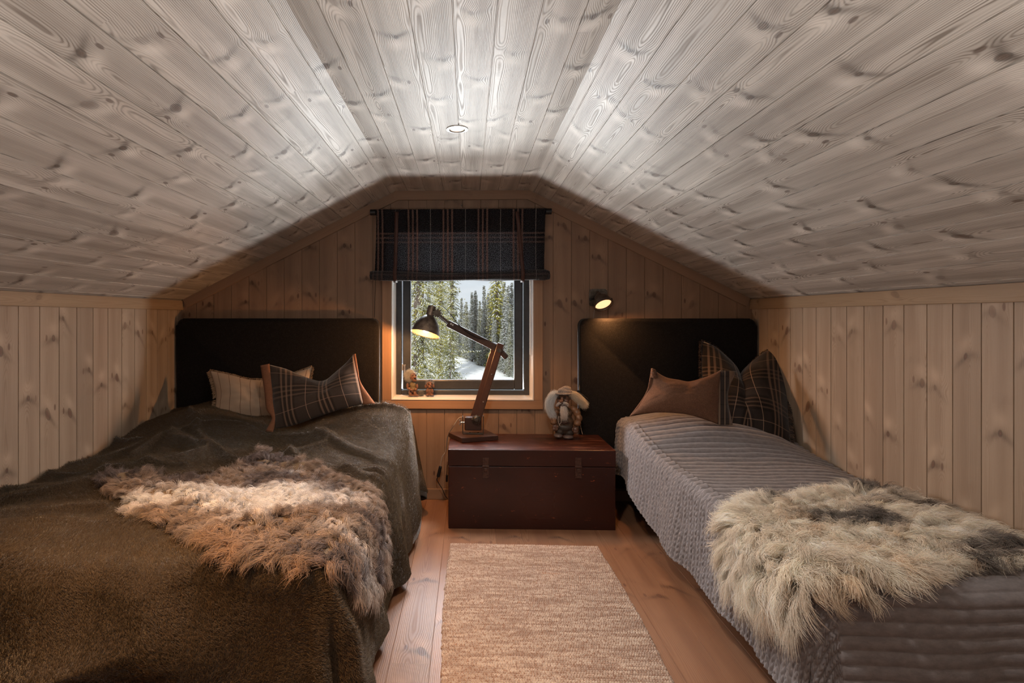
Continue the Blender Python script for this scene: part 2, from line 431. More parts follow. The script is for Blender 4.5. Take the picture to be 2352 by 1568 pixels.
# ceiling: flat middle and two slopes, the boards follow the arc length
cols = []
segs = [((WL, KZL), (KXL, ZF)), ((KXL, ZF), (KXR, ZF)), ((KXR, ZF), (WR, KZR))]
L0 = math.dist(*segs[0]); L1 = L0+(KXR-KXL); L2 = L1+math.dist(*segs[2])
def arc(s):
    for (a, b), s0, s1 in zip(segs, (0, L0, L1), (L0, L1, L2)):
        if s <= s1 or b[0] == WR:
            k = (s-s0)/(s1-s0); dx = (b[0]-a[0])/(s1-s0); dz = (b[1]-a[1])/(s1-s0)
            return a[0]+(b[0]-a[0])*k, a[1]+(b[1]-a[1])*k, dz, -dx
s0 = L0+(-.039-KXL)-.115*22
while s0 < L2:
    if s0+BW > 0:
        a = max(0, -s0); w = min(BW, L2-s0)
        def pt(t, l, s0=s0):
            x, z, nx, nz_ = arc(min(max(s0+t, 0), L2)); return Vector((x, l, z)), Vector((nx, 0, nz_))
        cols.append(dict(width=w, spans=lambda t, tm: [(YB, YE)], breaks=[L0-s0, L1-s0] , point=pt))
    s0 += BW
boards('ceiling', cols, M['ceil'])
# floor: boards with staggered butt joints
cols = []; x = WL-.05; k = 0
while x < WR:
    j = [YB-.02]; yy = YB+rs.random()*1.6+.4
    while yy < YE: j.append(yy); yy += 1.4+rs.random()*1.2
    j.append(YE)
    for a, b in zip(j[:-1], j[1:]):
        cols.append(dict(width=.137, spans=lambda t, tm, a=a, b=b: [(a+.0006, b-.0006)], point=plane_point((x, 0, 0), (1, 0, 0), (0, 1, 0))((0, 0, 1))))
    x += .137
fl = boards('floor', cols, M['floor'], groove=.0025, gw=.0012)
# wall behind the camera closes the loft
mb = MB(); mb.prism([(WL, -.03), (WR, -.03), (WR, KZR), (KXR, ZF), (KXL, ZF), (WL, KZL)], YB-.03, YB, 'Y'); tag(mb.build('wall_front', plain('rear_boards', (.42, .30, .20), .5)), kind='structure')
mb = MB(); mb.box(((WL+WR)/2, (YB+YE)/2, -.02), (WR-WL+.3, YE-YB+.2, .03)); tag(mb.build('floor_base', plain('subfloor', (.2, .12, .07), .8)), kind='structure')

def trim(name, poly_bar, mat=None):
    return tag(poly_bar.build(name, mat or M['trim']), kind='structure')
def barmesh(name, a, b, nrm, w, t, mat, kind='structure', parent=None, inset=0):
    """flat board from a to b lying on a plane with normal nrm; w = height (towards `down`), t = thickness; uv along the board"""
    a = Vector(a); b = Vector(b); nrm = Vector(nrm).normalized(); x = (b-a).normalized(); dn = x.cross(nrm)
    if dn.z > 0: dn = -dn
    if abs(dn.z) < .1: dn = x.cross(nrm)
    e = .0025; prof = [(0, 0), (0, t), (e, t), (w-e, t), (w, t-e), (w, 0)]
    V, UV = [], []
    for p, u in ((a, 0), (b, (b-a).length)):
        for q, h in prof: V.append(tuple(p+dn*q+nrm*h)); UV.append((u, q+h-w/2))
    n = len(prof); F = [(i, i+1, n+i+1, n+i) for i in range(n-1)]+[(n-1, 0, n, 2*n-1), tuple(range(n-1, -1, -1)), tuple(range(n, 2*n))]
    r = (rs.random(), rs.random()); me = mesh(name, V, F, UV, [r]*len(V)); me.validate()
    o = link(name, me, mat, parent, False)
    if parent is None: tag(o, kind=kind)
    return o
TW, TT = .058, .014
yt = YE-.0005
barmesh('trim_1', (WL, YB, KZL), (WL, YE, KZL), (1, 0, 0), .060, TT, M['trim'])
barmesh('trim_2', (WR, YB, KZR), (WR, YE, KZR), (-1, 0, 0), .062, TT, M['trim'])
barmesh('trim_3', (WL+TT, yt, KZL+.007), (KXL, yt, ZF), (0, -1, 0), TW, TT, M['trim_back'])
barmesh('trim_4', (KXL-.012, yt-.0006, ZF), (KXR+.012, yt-.0006, ZF), (0, -1, 0), TW, TT, M['trim_back'])
barmesh('trim_5', (KXR, yt, ZF), (WR-TT, yt, KZR+.006), (0, -1, 0), TW, TT, M['trim_back'])
barmesh('baseboard_back', (WL, YE, .066), (WR, YE, .066), (0, -1, 0), .066, .012, M['trim_back'])

# ------------------------------------------------------------------ window
win = empty('window_1', ((OX0+OX1)/2, YE, OZ0), None, None); win['kind'] = 'structure'
cx0, cx1, cz0, cz1 = P(878.5, 800, Y=YE).x, P(1246, 800, Y=YE).x, P(1060, 938.6, Y=YE).z, OZ1+.055
def ring4(mb, x0, x1, z0, z1, w, y0, y1, bev=.002):
    """a frame of four members, w wide inside the outline"""
    wl, wr, wb_, wt = w
    mb.box(((x0+x0+wl)/2, (y0+y1)/2, (z0+z1)/2), (wl, abs(y1-y0), z1-z0), None, bev)
    mb.box(((x1+x1-wr)/2, (y0+y1)/2, (z0+z1)/2), (wr, abs(y1-y0), z1-z0), None, bev)
    mb.box(((x0+wl+x1-wr)/2, (y0+y1)/2, z0+wb_/2), (x1-x0-wl-wr, abs(y1-y0), wb_), None, bev)
    mb.box(((x0+wl+x1-wr)/2, (y0+y1)/2, z1-wt/2), (x1-x0-wl-wr, abs(y1-y0), wt), None, bev)
cp = YE-.0005
for a, b, w in (((cx0, cp, cz1), (cx1, cp, cz1), cz1-OZ1), ((cx0, cp, OZ0), (cx1, cp, OZ0), OZ0-cz0)):
    barmesh('casing', a, b, (0, -1, 0), w-.0005, .016, M['casing'], parent=win)
def vcas(x0, w):
    V, UV = [], []; e = .002; prof = [(0, 0), (0, .016), (e, .017), (w-e, .017), (w, .015), (w, 0)]
    for z in (OZ0, OZ1):
        for q, h in prof: V.append((x0+q, cp-h, z)); UV.append((z, q-w/2))
    n = 6; F = [(i, i+1, n+i+1, n+i) for i in range(n-1)]
    me = mesh('casing', V, F, UV, [(.3, .7)]*len(V)); link('casing', me, M['casing'], win, False)
vcas(cx0, OX0-cx0); vcas(OX1, cx1-OX1)
YF = 3.755
mb = MB(); ring4(mb, OX0, OX1, OZ0, OZ1, (.007, .007, .007, .007), YE-.02, YE-.012, .001)
ring4(mb, OX0+.0005, OX1-.0005, OZ0+.0005, OZ1-.0005, (.004, .004, .004, .004), YE-.015, YF+.08, .0005); mb.build('reveal_liner', M['white'], win)
mb = MB(); ring4(mb, OX0+.004, OX1-.004, OZ0+.004, OZ1-.004, (.036, .036, .030, .04), YF, YF+.09, .003); mb.build('outer_frame', M['frame'], win)
sx0, sx1 = P(926, 800, Y=YF).x, P(1200, 800, Y=YF).x; sz0 = P(1060, 893, Y=YF).z
gx0, gx1 = P(943.5, 800, Y=YF+.03).x, P(1181, 800, Y=YF+.03).x; gz0 = P(1060, 872, Y=YF+.03).z
mb = MB(); ring4(mb, sx0-.004, sx1+.004, sz0-.004, OZ1-.045, (gx0-sx0+.004, sx1-gx1+.004, gz0-sz0+.004, .055), YF+.012, YF+.075, .006); mb.build('sash', M['frame'], win)
mb = MB(); ring4(mb, gx0-.004, gx1+.004, gz0-.004, OZ1-.094, (.005, .005, .005, .005), YF+.022, YF+.034, .001); mb.build('glazing_bead', plain('grey_gasket', (.30, .31, .32), .4), win)
g = G('window_glass'); ly = g.n('ShaderNodeFresnel'); ly.inputs[0].default_value = 1.45
tb = g.n('ShaderNodeBsdfTransparent'); tb.inputs[0].default_value = (.97, .985, .98, 1); gb = g.n('ShaderNodeBsdfGlossy'); gb.inputs['Roughness'].default_value = .01
mx = g.n('ShaderNodeMixShader'); g.t.links.new(ly.outputs[0], mx.inputs[0]); g.t.links.new(tb.outputs[0], mx.inputs[1]); g.t.links.new(gb.outputs[0], mx.inputs[2]); M['glass'] = g.done(mx)
mb = MB(); mb.box(((gx0+gx1)/2, YF+.042, (gz0+OZ1-.1)/2), (gx1-gx0, .004, OZ1-.1-gz0)); mb.build('pane', M['glass'], win)
# handle and lock on the left sash
mb = MB(); hp = P(925, 843, Y=YF+.004)
mb.box((hp.x, YF+.004, hp.z), (.010, .012, .045), None, .003); mb.bar((hp.x+.016, YF-.012, hp.z+.02), (hp.x+.014, YF-.014, hp.z-.05), .009, .008)
mb.cyl((hp.x+.015, YF+.006, hp.z+.012), (hp.x+.015, YF-.014, hp.z+.012), .006); mb.build('window_handle', M['steel'], win)
# slim white roller rail at the right side of the reveal
mb = MB(); rx = P(1217, 700, Y=3.62).x; mb.box((rx+.002, 3.62, (P(1217, 815, Y=3.62).z+OZ1-.03)/2), (.008, .018, OZ1-.03-P(1217, 815, Y=3.62).z), None, .002); mb.build('side_rail', M['white'], win)

# ------------------------------------------------------------------ blind
bl = empty('window_blind', (.07, 3.49, 1.80), 'dark plaid woollen roll-up blind with two leather straps hung over the window', 'blind')
YBL = 3.49
ra, rb = P(853, 489.5, Y=YBL), P(1266, 485, Y=YBL)
ra.z = rb.z = (ra.z+rb.z)/2
mb = MB(); mb.cyl(ra, rb, .010); mb.cyl(ra+Vector((-.004, -.012, 0)), ra+Vector((.03, -.012, 0)), .019); mb.cyl(rb+Vector((-.035, -.012, 0)), rb+Vector((0, -.012, 0)), .019); mb.build('rod', M['black'], bl, True)
for x in (ra.x+.045, rb.x-.045):
    mb = MB(); mb.box((x, YBL+.035, ra.z+.004), (.014, .08, .03), None, .003); mb.box((x, YE-.012, ra.z-.02), (.02, .02, .09), None, .004); mb.build('bracket', M['black'], bl)
fx0, fx1 = P(866, 560, Y=YBL).x, P(1252, 560, Y=YBL).x
ft = ra.z+.016; fb = P(1060, 627, Y=YBL).z
U, Wd = np.meshgrid(np.linspace(0, 1, 90), np.linspace(0, 1, 50), indexing='ij')
X = fx0+(fx1-fx0)*U + (U-.5)*-.02*(0)+ (-.012*Wd)*(1-U)*1.0 - .008*Wd*U
Z = ft+(fb-ft)*Wd - .014*np.sin(PI*U)*Wd
Yg = YBL-.013+.010*np.sin(PI*np.clip(Wd*1.0, 0, 1))+.006*fbm(U*5, Wd*2, 5)-.012*(1-Wd)**8
V = np.stack([X, Yg, Z], -1).reshape(-1, 3); uvw = np.stack([X+.0, Z], -1).reshape(-1, 2)
M['blind'] = plaid('plaid_blind_wool', (.026, .024, .027), (.46, .29, .24), (.44, .40, .38), trans=.5, vper=.36, voff=.235, tb=0, hb=.45)
me = mesh('blind_fabric', V, grid_faces(90, 50), uvw); fo = link('blind_fabric', me, M['blind'], bl)
so = fo.modifiers.new('thick', 'SOLIDIFY'); so.thickness = .003
# rolled bottom, sagging in the middle
N, K = 120, 30; V = []; UV = []
rx0, rx1 = P(855, 635, Y=YBL).x, P(1258, 635, Y=YBL).x
for i in range(N):
    u = i/(N-1); x = rx0+(rx1-rx0)*u; zc = P(1060, 633, Y=YBL).z+.004-.012*math.sin(PI*u)
    for k in range(K):
        a = 2*PI*k/K; nn = float(vn(np.array(u*9), np.array(a*.9+3), 8))-.5; r = .030+.007*nn+.006*math.sin(a*2+u*3)
        if u < .015 or u > .985: r *= .86
        wr = .004*math.sin(u*60*0+a*3+u*17)*abs(u-.5)
        V.append((x, YBL-.016+(r+wr)*math.cos(a)*.95, zc+(r+wr)*math.sin(a)*1.02)); UV.append((x, a*.03))
me = mesh('rolled_hem', V, grid_faces(N, K, True), UV); ro = link('rolled_hem', me, plaid('plaid_blind_roll', (.045, .043, .047), (.16, .11, .10), (.22, .2, .19), trans=.2), bl)
# spiral of cloth at the two ends
for x, sg in ((rx0, -1), (rx1, 1)):
    mb = MB(); zc = P(1060, 633, Y=YBL).z+.004
    pts = [(x+sg*.006, YBL-.016+(.004+.0022*t)*math.cos(t*1.1), zc+(.004+.0022*t)*math.sin(t*1.1)) for t in [i*.5 for i in range(22)]]
    mb.tube(pts, .0045, 6); mb.ball((x-sg*.004, YBL-.016, zc), (.008, .026, .026)); mb.build('roll_end', ro.data.materials[0], bl, True)
for pxa, pxb in ((911, 908), (1188, 1200)):
    a = P(pxa, 482, Y=YBL-.028); b = P(pxb, 612, Y=YBL-.028); V = []; 
    path = [(a.x, YBL+.002, a.z+.006), (a.x, YBL-.02, a.z), (a.x, YBL-.026, a.z-.02)]+[tuple(a.lerp(b, t)) for t in (.2, .4, .6, .8, 1)]
    zc = P(1060, 633, Y=YBL).z
    path += [(b.x, YBL-.054, zc+.02), (b.x, YBL-.056, zc), (b.x, YBL-.046, zc-.028), (b.x, YBL-.02, zc-.044), (b.x, YBL+.01, zc-.03)]
    V = [(p[0]+sx*.0115, p[1], p[2]) for p in path for sx in (-1, 1)]
    me = mesh('strap', V, grid_faces(len(path), 2)); st = link('strap', me, M['leather'], bl); m_ = st.modifiers.new('t', 'SOLIDIFY'); m_.thickness = .002
mb = MB(); c0 = P(862, 650, Y=3.54); mb.tube(bez([c0+Vector((.0, -.01, .08)), c0, P(861, 690, Y=3.545), P(860, 729, Y=3.545)], 8), .0016, 5); mb.build('pull_cord', M['black'], bl)
mb = MB(); n0 = P(1060.5, 472, Y=3.556); mb.cyl(n0+Vector((0, .01, 0)), n0+Vector((0, -.012, 0)), .0025); mb.tube([n0+Vector((0, -.012, .008)), n0+Vector((0, -.014, 0)), n0+Vector((0, -.010, -.006))], .0018, 6)
tag(mb.build('wall_hook', M['steel']), 'tiny metal hook screwed into the wall above the plaid blind', 'hook')

# ------------------------------------------------------------------ downlight in view
dl = empty('recessed_downlight', tuple(P(1050, 296, z=ZF)), 'small round recessed downlight glowing in the ceiling boards', 'ceiling light')
c = P(1050, 296, z=ZF)
mb = MB(); mb.lathe([(.030, .004), (.030, -.002), (.034, -.005), (.046, -.004), (.047, 0)], c, (0, 0, 1), 40); mb.build('rim', M['steel'], dl, True)
mb = MB(); mb.lathe([(.0, -.0012), (.029, -.0012), (.0305, .003)], c, (0, 0, 1), 32); mb.build('lens', plain('glowing_lens', (1, .8, .6), .5, emit=(1, .66, .38), estr=2.2), dl, True)

# ------------------------------------------------------------------ headboards
def headboard(name, pxl, pxr, xl, xr, label):
    x0 = xl if xl is not None else P(pxl, 800, Y=3.48).x; x1 = xr if xr is not None else P(pxr, 800, Y=3.48).x
    zt = P(600, 731, Y=3.48).z; z0 = .10; r = .045; poly = []
    for cx, a0 in ((x1-r, 0), (x0+r, 90)):
        for k in range(9): a = math.radians(a0+k*90/8); poly.append((cx+r*math.cos(a), zt-r+r*math.sin(a)))
    poly += [(x0, z0), (x1, z0)]
    b = bmesh.new(); A = [b.verts.new((p, 3.475, q)) for p, q in poly]; B = [b.verts.new((p, YE-.001, q)) for p, q in poly]
    f = b.faces.new(A); b.faces.new(list(reversed(B))); n = len(poly)
    for k in range(n): b.faces.new((A[k], B[k], B[(k+1) % n], A[(k+1) % n]))
    fe = list(f.edges); bmesh.ops.bevel(b, geom=fe, offset=.022, segments=5, affect='EDGES', profile=.5)
    bmesh.ops.recalc_face_normals(b, faces=b.faces); me = bpy.data.meshes.new(name); b.to_mesh(me); b.free()
    return tag(link(name, me, felt('charcoal_wool_felt', (.010, .0085, .008), 2.4, 420), None, True), label, 'headboard')
headboard('headboard', 410, 868, WL+.012, None, 'wide black felt headboard behind the brown bed')
headboard('headboard', 1333, 1729, None, WR-.012, 'black felt headboard behind the grey quilted bed, lit by the wall lamp')

# ------------------------------------------------------------------ chest
p0 = P(1029, 1216, z=0); YC = (p0.y+P(1415, 1216, z=0).y)/2; X0, X1 = P(1029, 1120, Y=YC).x, P(1415, 1120, Y=YC).x
ZC = P(1220, 1033, Y=YC).z; YCB = P(1200, 996, z=ZC).y; YCB = min(YCB, YE-.02)
ZS = P(1220, 1071, Y=YC).z
g = G('worn_oxblood_paint'); ox, oy, oz = g.obj(); v = g.vec(ox*1.0, oy, oz)
n1 = g.noise(g.vec(ox*14.0, oy*30.0, oz*42.0), 1, 5, .65); n2 = g.noise(g.vec(ox*2.4, oy*3.0, oz*3.0), 1, 3); n3 = g.noise(g.vec(ox*60.0, oy*160.0, oz*160.0), 1, 3, .7)
gr = g.noise(g.vec(ox*5.0, oy*150.0, oz*150.0), 1, 3, .6)
base = g.mix(g.smooth(n2, .3, .7), (.042, .010, .006), (.024, .007, .005))
base = g.mix(g.smooth(gr, .3, .8)*.35, base, (.028, .010, .008))
chip = g.smooth(n1, .63, .67)*g.smooth(n3, .48, .58)
topw = g.smooth(oz, ZC-.002, ZC-.0005)*g.smooth(g.noise(g.vec(ox*7.0, oy*26.0, 2.0), 1, 5, .7), .50, .64)
base = g.mix(chip*.8, base, (.30, .07, .025)); base = g.mix(topw*.5, base, (.14, .055, .035))
M['chest'] = g.done(g.bsdf(base, g.smooth(n2, .3, .7, .26, .40), .3, 0, g.bump(gr+n1, .25, .0015)))
ch = empty('wooden_chest', ((X0+X1)/2, (YC+YCB)/2, 0), 'worn dark red wooden chest between the two beds', 'chest')
mb = MB(); mb.box(((X0+X1)/2, (YC+YCB)/2, ZS/2-.0015), (X1-X0-.004, YCB-YC-.004, ZS-.003), None, .003); mb.build('body', M['chest'], ch)
mb = MB(); mb.box(((X0+X1)/2, (YC+YCB)/2, (ZS+ZC)/2), (X1-X0, YCB-YC, ZC-ZS), None, .004); mb.build('lid', M['chest'], ch)
for q in (1115.5, 1328):
    mb = MB(); a = P(q, 1052, Y=YC); b = P(q, 1096, Y=YC)
    mb.box((a.x, YC-.003, (a.z+ZS)/2+.004), (.034, .004, a.z-ZS), None, .001); mb.box((a.x, YC-.003, (ZS+b.z)/2-.004), (.034, .004, ZS-b.z), None, .001)
    mb.cyl((a.x-.018, YC-.005, ZS+.001), (a.x+.018, YC-.005, ZS+.001), .005, 10); mb.box((a.x, YC-.009, ZS-.018), (.020, .010, .020), None, .003)
    for dz in (.03, -.05): mb.ball((a.x+.01, YC-.006, ZS+dz), .003, None, 1); mb.ball((a.x-.01, YC-.006, ZS+dz), .003, None, 1)
    mb.build('hasp', plain('painted_iron', (.055, .022, .014), .5, .3, noise=.4, nscale=120), ch)

# ------------------------------------------------------------------ woven rug
a, b = P(1035, 1245, z=.012), P(1372, 1250, z=.012); RY1 = a.y; RX0, RX1 = a.x, b.x; RL = 1.75; RW = RX1-RX0
nx, ny = 520, 900
U, T = np.meshgrid(np.linspace(0, 1, nx), np.linspace(0, 1, ny), indexing='ij')
s = U*RW; t = T*RL; row = t/.0108; ri = np.floor(row); rf = row-ri
ph = np.where(ri % 2 == 0, 0, .5)+_h(ri, ri*0+3, 5)*.5
bead = np.sin(PI*((s/.0088+ph+fbm(s*8, ri*.37, 9)*1.2) % 1.0))
h = .005+.0075*np.sin(PI*rf)**.7*(.35+.65*bead)+.005*(fbm(s*3, t*3, 4))+.0016*fbm(s*40, t*40, 14)
edge = np.minimum(np.minimum(U*RW, (1-U)*RW), np.minimum(T*RL, (1-T)*RL)); h = np.where(edge < .008, h*np.clip(edge/.008, 0, 1)**.5, h)
X = RX0+s+(.006*(_h(ri, ri*0, 2)-.5)+.012*np.sin(t*3.1))*(2*U-1)**3*1.0 - .035*T*(0)
X = X + (.0)*T
Yg = RY1-t-.012*U
Z = .001+h
c_row = _h(ri, ri*0+1, 11)
me = mesh('woven_rug', np.stack([X, Yg, Z], -1).reshape(-1, 3), grid_faces(nx, ny), np.stack([s, row], -1).reshape(-1, 2))
g = G('wool_rug'); u, v = g.uv()
rr = g.m('FLOOR', v); q = g.white(rr, 1.0); seg = g.noise(g.vec(u*7.0+q[0]*40.0, rr*3.7), 1, 3, .7); sp = g.noise(g.vec(u*110.0, v*1.0), 1, 2, .7); sp2 = g.noise(g.vec(u*30.0, v*.9, 4.0), 1, 3, .8)
col = g.mix(g.smooth(seg, .35, .65), (.32, .225, .175), (.54, .43, .35)); col = g.mix(g.smooth(sp, .50, .60)*.7, col, (.24, .125, .08)); col = g.mix(g.smooth(sp2, .64, .72)*.75, col, (.13, .09, .075))
col = g.mix(g.smooth(seg, .66, .74)*.6, col, (.40, .19, .10)); fb_ = g.noise(g.vec(u*900.0, v*10.0), 1, 3, .6)
ru = link('woven_rug', me, g.done(g.bsdf(col, .95, .1, 0, g.bump(fb_, .5, .002), .2)))
tag(ru, 'long cream and brown chunky wool rug on the floor between the beds', 'rug')
# ------------------------------------------------------------------ beds
NR = np.random.RandomState(7)
def sst(x, a, b):
    t = np.clip((x-a)/(b-a), 0, 1); return t*t*(3-2*t)
def gs(x): return np.exp(-x*x)
class Drape:
    """cloth over a bed: s = distance from the wall, t = distance from the head, both measured along the cloth"""
    def __init__(s, wall, sgn, e, f, top, zmin, r=.06, flare=.05, fold=.018, fk=26, seed=1, swag=0.0):
        s.wall, s.sgn, s.e, s.f, s.top, s.zmin, s.r, s.flare, s.fold, s.fk, s.seed, s.swag = wall, sgn, e, f, top, zmin, r, flare, fold, fk, seed, swag
    def base(g, s, t, lift=0.0):
        e = g.e(t); f = g.f(s) if callable(g.f) else g.f; r = g.r+lift
        os_ = np.maximum(0, s-e); ot = np.maximum(0, t-f); L = np.hypot(os_, ot)+1e-9
        ds, dt = os_/L, ot/L; L = L-1e-9
        th = np.minimum(L/g.r, PI/2); si = np.minimum(s, e); ti = np.minimum(t, f)
        zt = g.top(si, ti)
        down = r*(1-np.cos(th))+np.maximum(0, L-g.r*PI/2)
        down = np.minimum(down, zt-g.zmin)
        fr = np.clip((down-g.r)/.4, 0, 1)
        per = ti+np.arctan2(ot, os_+1e-9)*.35+(e-si)
        nz_ = fbm(per*3.1+3, down*1.5, g.seed, 3)
        out = r*np.sin(th)+g.flare*fr+g.fold*fr**.7*(np.sin(per*g.fk+nz_*9)+.6*np.sin(per*g.fk*.47+2+nz_*7))
        if g.swag: out = out+g.swag*np.clip((down-.03)/.2, 0, 1)*((1-np.abs(2*vn(per*1.9+down*2.6, down*2.2-per*.7, g.seed+5)-1))**3-.25)*sst(ot, .0, .1)
        S_ = si+ds*out; T_ = ti+dt*out; Z = zt+lift-down
        return S_, T_, Z, down
    def __call__(g, s, t, lift=0.0):
        S_, T_, Z, down = g.base(s, t, lift)
        return np.stack([g.wall+g.sgn*S_, YH-T_, Z], -1)
    def frame(g, s, t, lift=0.0):
        p = g(s, t, lift); h = .006
        a = g(s+h, t, lift)-g(s-h, t, lift); b = g(s, t+h, lift)-g(s, t-h, lift)
        n = np.cross(a, b)*g.sgn*-1; n /= np.linalg.norm(n, axis=-1, keepdims=True)+1e-9
        a /= np.linalg.norm(a, axis=-1, keepdims=True)+1e-9
        return p, n, a
YH = 3.47
# ---- left bed: brown plush throw
def eL(t): return 1.43+.03*gs((t-.55)/.4)-.01*sst(t, 1.3, 1.9)
def ridge(s, t, pts, w, h):
    """raised crease along a polyline of (s,t)"""
    d = np.full(s.shape, 9.0)
    for (a, b), (c, e) in zip(pts[:-1], pts[1:]):
        ux, uy = c-a, e-b; L2 = ux*ux+uy*uy; k = np.clip(((s-a)*ux+(t-b)*uy)/L2, 0, 1); d = np.minimum(d, np.hypot(s-a-k*ux, t-b-k*uy))
    return h*gs(d/w)
def px2(pts, z, wall, sgn):
    o = []
    for a, b in pts: p = P(a, b, z=z); o.append(((p.x-wall)*sgn, YH-p.y))
    return o
creasesL = [px2(q, .52, WL, 1) for q in ([(432, 985), (455, 1010), (500, 1030), (560, 1052)], [(0, 1128), (150, 1112), (330, 1092), (480, 1078)], [(640, 1030), (760, 1062), (860, 1085), (930, 1140)],
            [(0, 1165), (120, 1160), (230, 1148)], [(720, 1010), (850, 1040), (940, 1085)], [(300, 1030), (380, 1010), (430, 1015)], [(150, 1085), (300, 1060), (420, 1055)])]
def topL(s, t):
    z = .485+.0*s
    z = z-.03*gs(s/.22)*sst(t, .5, 1.2)
    z = z+.175*gs((s-1.38)/.34)*gs((t-.36)/.28)+.05*gs((s-1.0)/.22)*gs((t-.26)/.2)+.135*gs((s-.30)/.46)*gs((t-.22)/.34)-.02*gs((s-.80)/.12)*gs((t-.3)/.25)
    z = z+.035*fbm(s*2.3, t*2.3, 21, 3)+.026*fbm(s*7, t*5, 22, 3)
    rg = 1-np.abs(2*vn(s*2.2+t*1.6, t*4.2-s*.8, 33)-1); z = z+.034*rg**6
    for c, h in zip(creasesL, (.028, .034, .024, .028, .022, .020, .020)): z = z+ridge(s, t, c, .022, h)
    return z
DL = Drape(WL+.012, 1, eL, 1.93, topL, .05, r=.07, flare=.06, fold=.022, fk=14, seed=41, swag=.12)
def cloth(name, D, smax, tmax, n, m, mat, s0=0.0, t0=0.0, lift=0, disp=None, hem=None):
    s_, t_ = np.meshgrid(np.linspace(s0, smax, n), np.linspace(t0, tmax, m), indexing='ij')
    p, nn, _ = D.frame(s_, t_, lift)
    if disp is not None: p = p+nn*disp(s_, t_)[..., None]
    p[..., 2] = np.maximum(p[..., 2], .012); fc = grid_faces(n, m)
    if D.sgn > 0: fc = fc[:, ::-1]
    me = mesh(name, p.reshape(-1, 3), fc, np.stack([s_, t_], -1).reshape(-1, 2)); return link(name, me, mat)
def bed(xa, xb, y0, label, zt, name='bed'):
    o = empty(name, ((xa+xb)/2, (y0+YH)/2, 0), label, 'bed')
    mb = MB(); mb.box(((xa+xb)/2, (y0+YH)/2, .20), (xb-xa, YH-y0, .18), None, .01); mb.build('bed_base', plain('dark_bed_base', (.02, .018, .017), .7), o)
    mb = MB(); mb.box(((xa+xb)/2, (y0+YH)/2, (.295+zt)/2), (xb-xa, YH-y0, zt-.295), None, .05, 4); mb.build('mattress', plain('white_ticking', (.6, .58, .55), .8), o, True)
    for sx in (xa+.06, xb-.06):
        for sy in (y0+.08, YH-.08):
            mb = MB(); mb.cyl((sx, sy, 0), (sx, sy, .112), .025); mb.build('leg', M['black'], o, True)
    return o
bed(WL+.04, WL+1.40, YH-1.90, 'wide bed under the brown throw on the left', .42)
g = G('plush_base'); u, v = g.uv(); f = g.noise(g.vec(u*260.0, v*260.0), 1, 3, .7)
M['plush'] = g.done(g.bsdf(g.mix(g.smooth(f, .35, .7), (.028, .018, .011), (.08, .055, .034)), .9, .1, 0, g.bump(f, .8, .006), .5))
thr = empty('plush_throw', (WL+.9, YH-1, .5), 'dark olive-brown plush throw spread over the left bed', 'throw')
c_ = cloth('throw_cloth', DL, 1.98, 2.46, 260, 280, M['plush']); c_.parent = thr; c_.matrix_parent_inverse = world_of(thr).inverted()
sm = c_.modifiers.new('t', 'SOLIDIFY'); sm.thickness = .006; sm.offset = -1
def pile(N):
    s = NR.uniform(.0, 1.95, N); t = NR.uniform(.0, 2.42, N)
    p, n, a = DL.frame(s, t)
    b = np.cross(n, a)
    ang = 2.2+5.5*fbm(s*2.0, t*2.4, 51, 3)+2.2*fbm(s*9, t*9, 52, 2)+NR.normal(0, .35, N)
    lean = .95+.5*fbm(s*5, t*5, 53)
    d = a*np.cos(ang)[:, None]+b*np.sin(ang)[:, None]
    L = NR.uniform(.007, .0125, N)
    lift = .2+.75*vn(s*6, t*6, 57)
    k = np.linspace(0, 1, 4)[None, :, None]
    pts = p[:, None]+n[:, None]*(L*lift)[:, None, None]*np.sqrt(k)+d[:, None]*(L*lean)[:, None, None]*k**1.3
    pts += NR.normal(0, .0007, pts.shape)*k
    c = np.array([.100, .069, .040])[None]*(.55+.9*NR.rand(N, 1))*(1+.5*fbm(s*4, t*4, 60)[:, None])
    return pts, c
pp_, cc_ = pile(480000)
hairs('pile', pp_, .00055, cc_, hairmat('plush_fibres', .38, .55), thr)['kind'] = 'stuff'
del pp_

# ---- right bed: quilted coverlet
def eR(t): return .80+.03*gs((t-.35)/.3)+.008*np.sin(t*4)
def topR(s, t):
    z = .455+.125*sst(t, .95, .30)*gs((s-.50)/.50)*gs((t-.30)/.62)+.02*gs((t-.25)/.25)
    z = z+.018*fbm(s*3, t*2.4, 71, 3)+.012*fbm(s*6, t*9, 72, 2)
    z = z-.035*gs((s-.0)/.10)
    return z
DR = Drape(WR-.012, -1, eR, 1.95, topR, .06, r=.045, flare=.035, fold=.014, fk=15, seed=74)
def quiltd(s, t):
    e = eR(t); dn = s-e-.02; dnf = t-1.95
    tt = t+.010*fbm(s*3, t*6, 81)+.012*fbm(s*1.4, t*2, 86)
    w = .048; a = np.abs(np.sin(PI*tt/w))**.55
    pk = .25*fbm(s*34, tt*12, 82, 2)
    top = .014*a*(1+.8*pk)
    ws = .023; b = np.abs(np.sin(PI*(s+.25*ws*np.sin(2*PI*t/.02))/(ws)))**.5; w2 = .030; a2 = np.abs(np.sin(PI*(tt+dn*.1)/w2))**.5
    side = .011*a2*(.35+.65*b)*(.8+.8*fbm(s*40, t*40, 83, 2))
    foot = .0075*np.abs(np.sin(PI*(t+.01*fbm(s*3, t*2, 84))/.036))**.55*(1+.8*fbm(s*30, t*8, 85, 2))
    k = sst(dn, -.015, .015); kf = sst(dnf, -.02, .02)*(s < e+.03)
    pip = .004*(gs((dn+.028)/.006)+gs((dn+.002)/.006))
    return top*(1-k)*(1-kf)+side*k+foot*kf*(1-k)+pip*(1-kf)
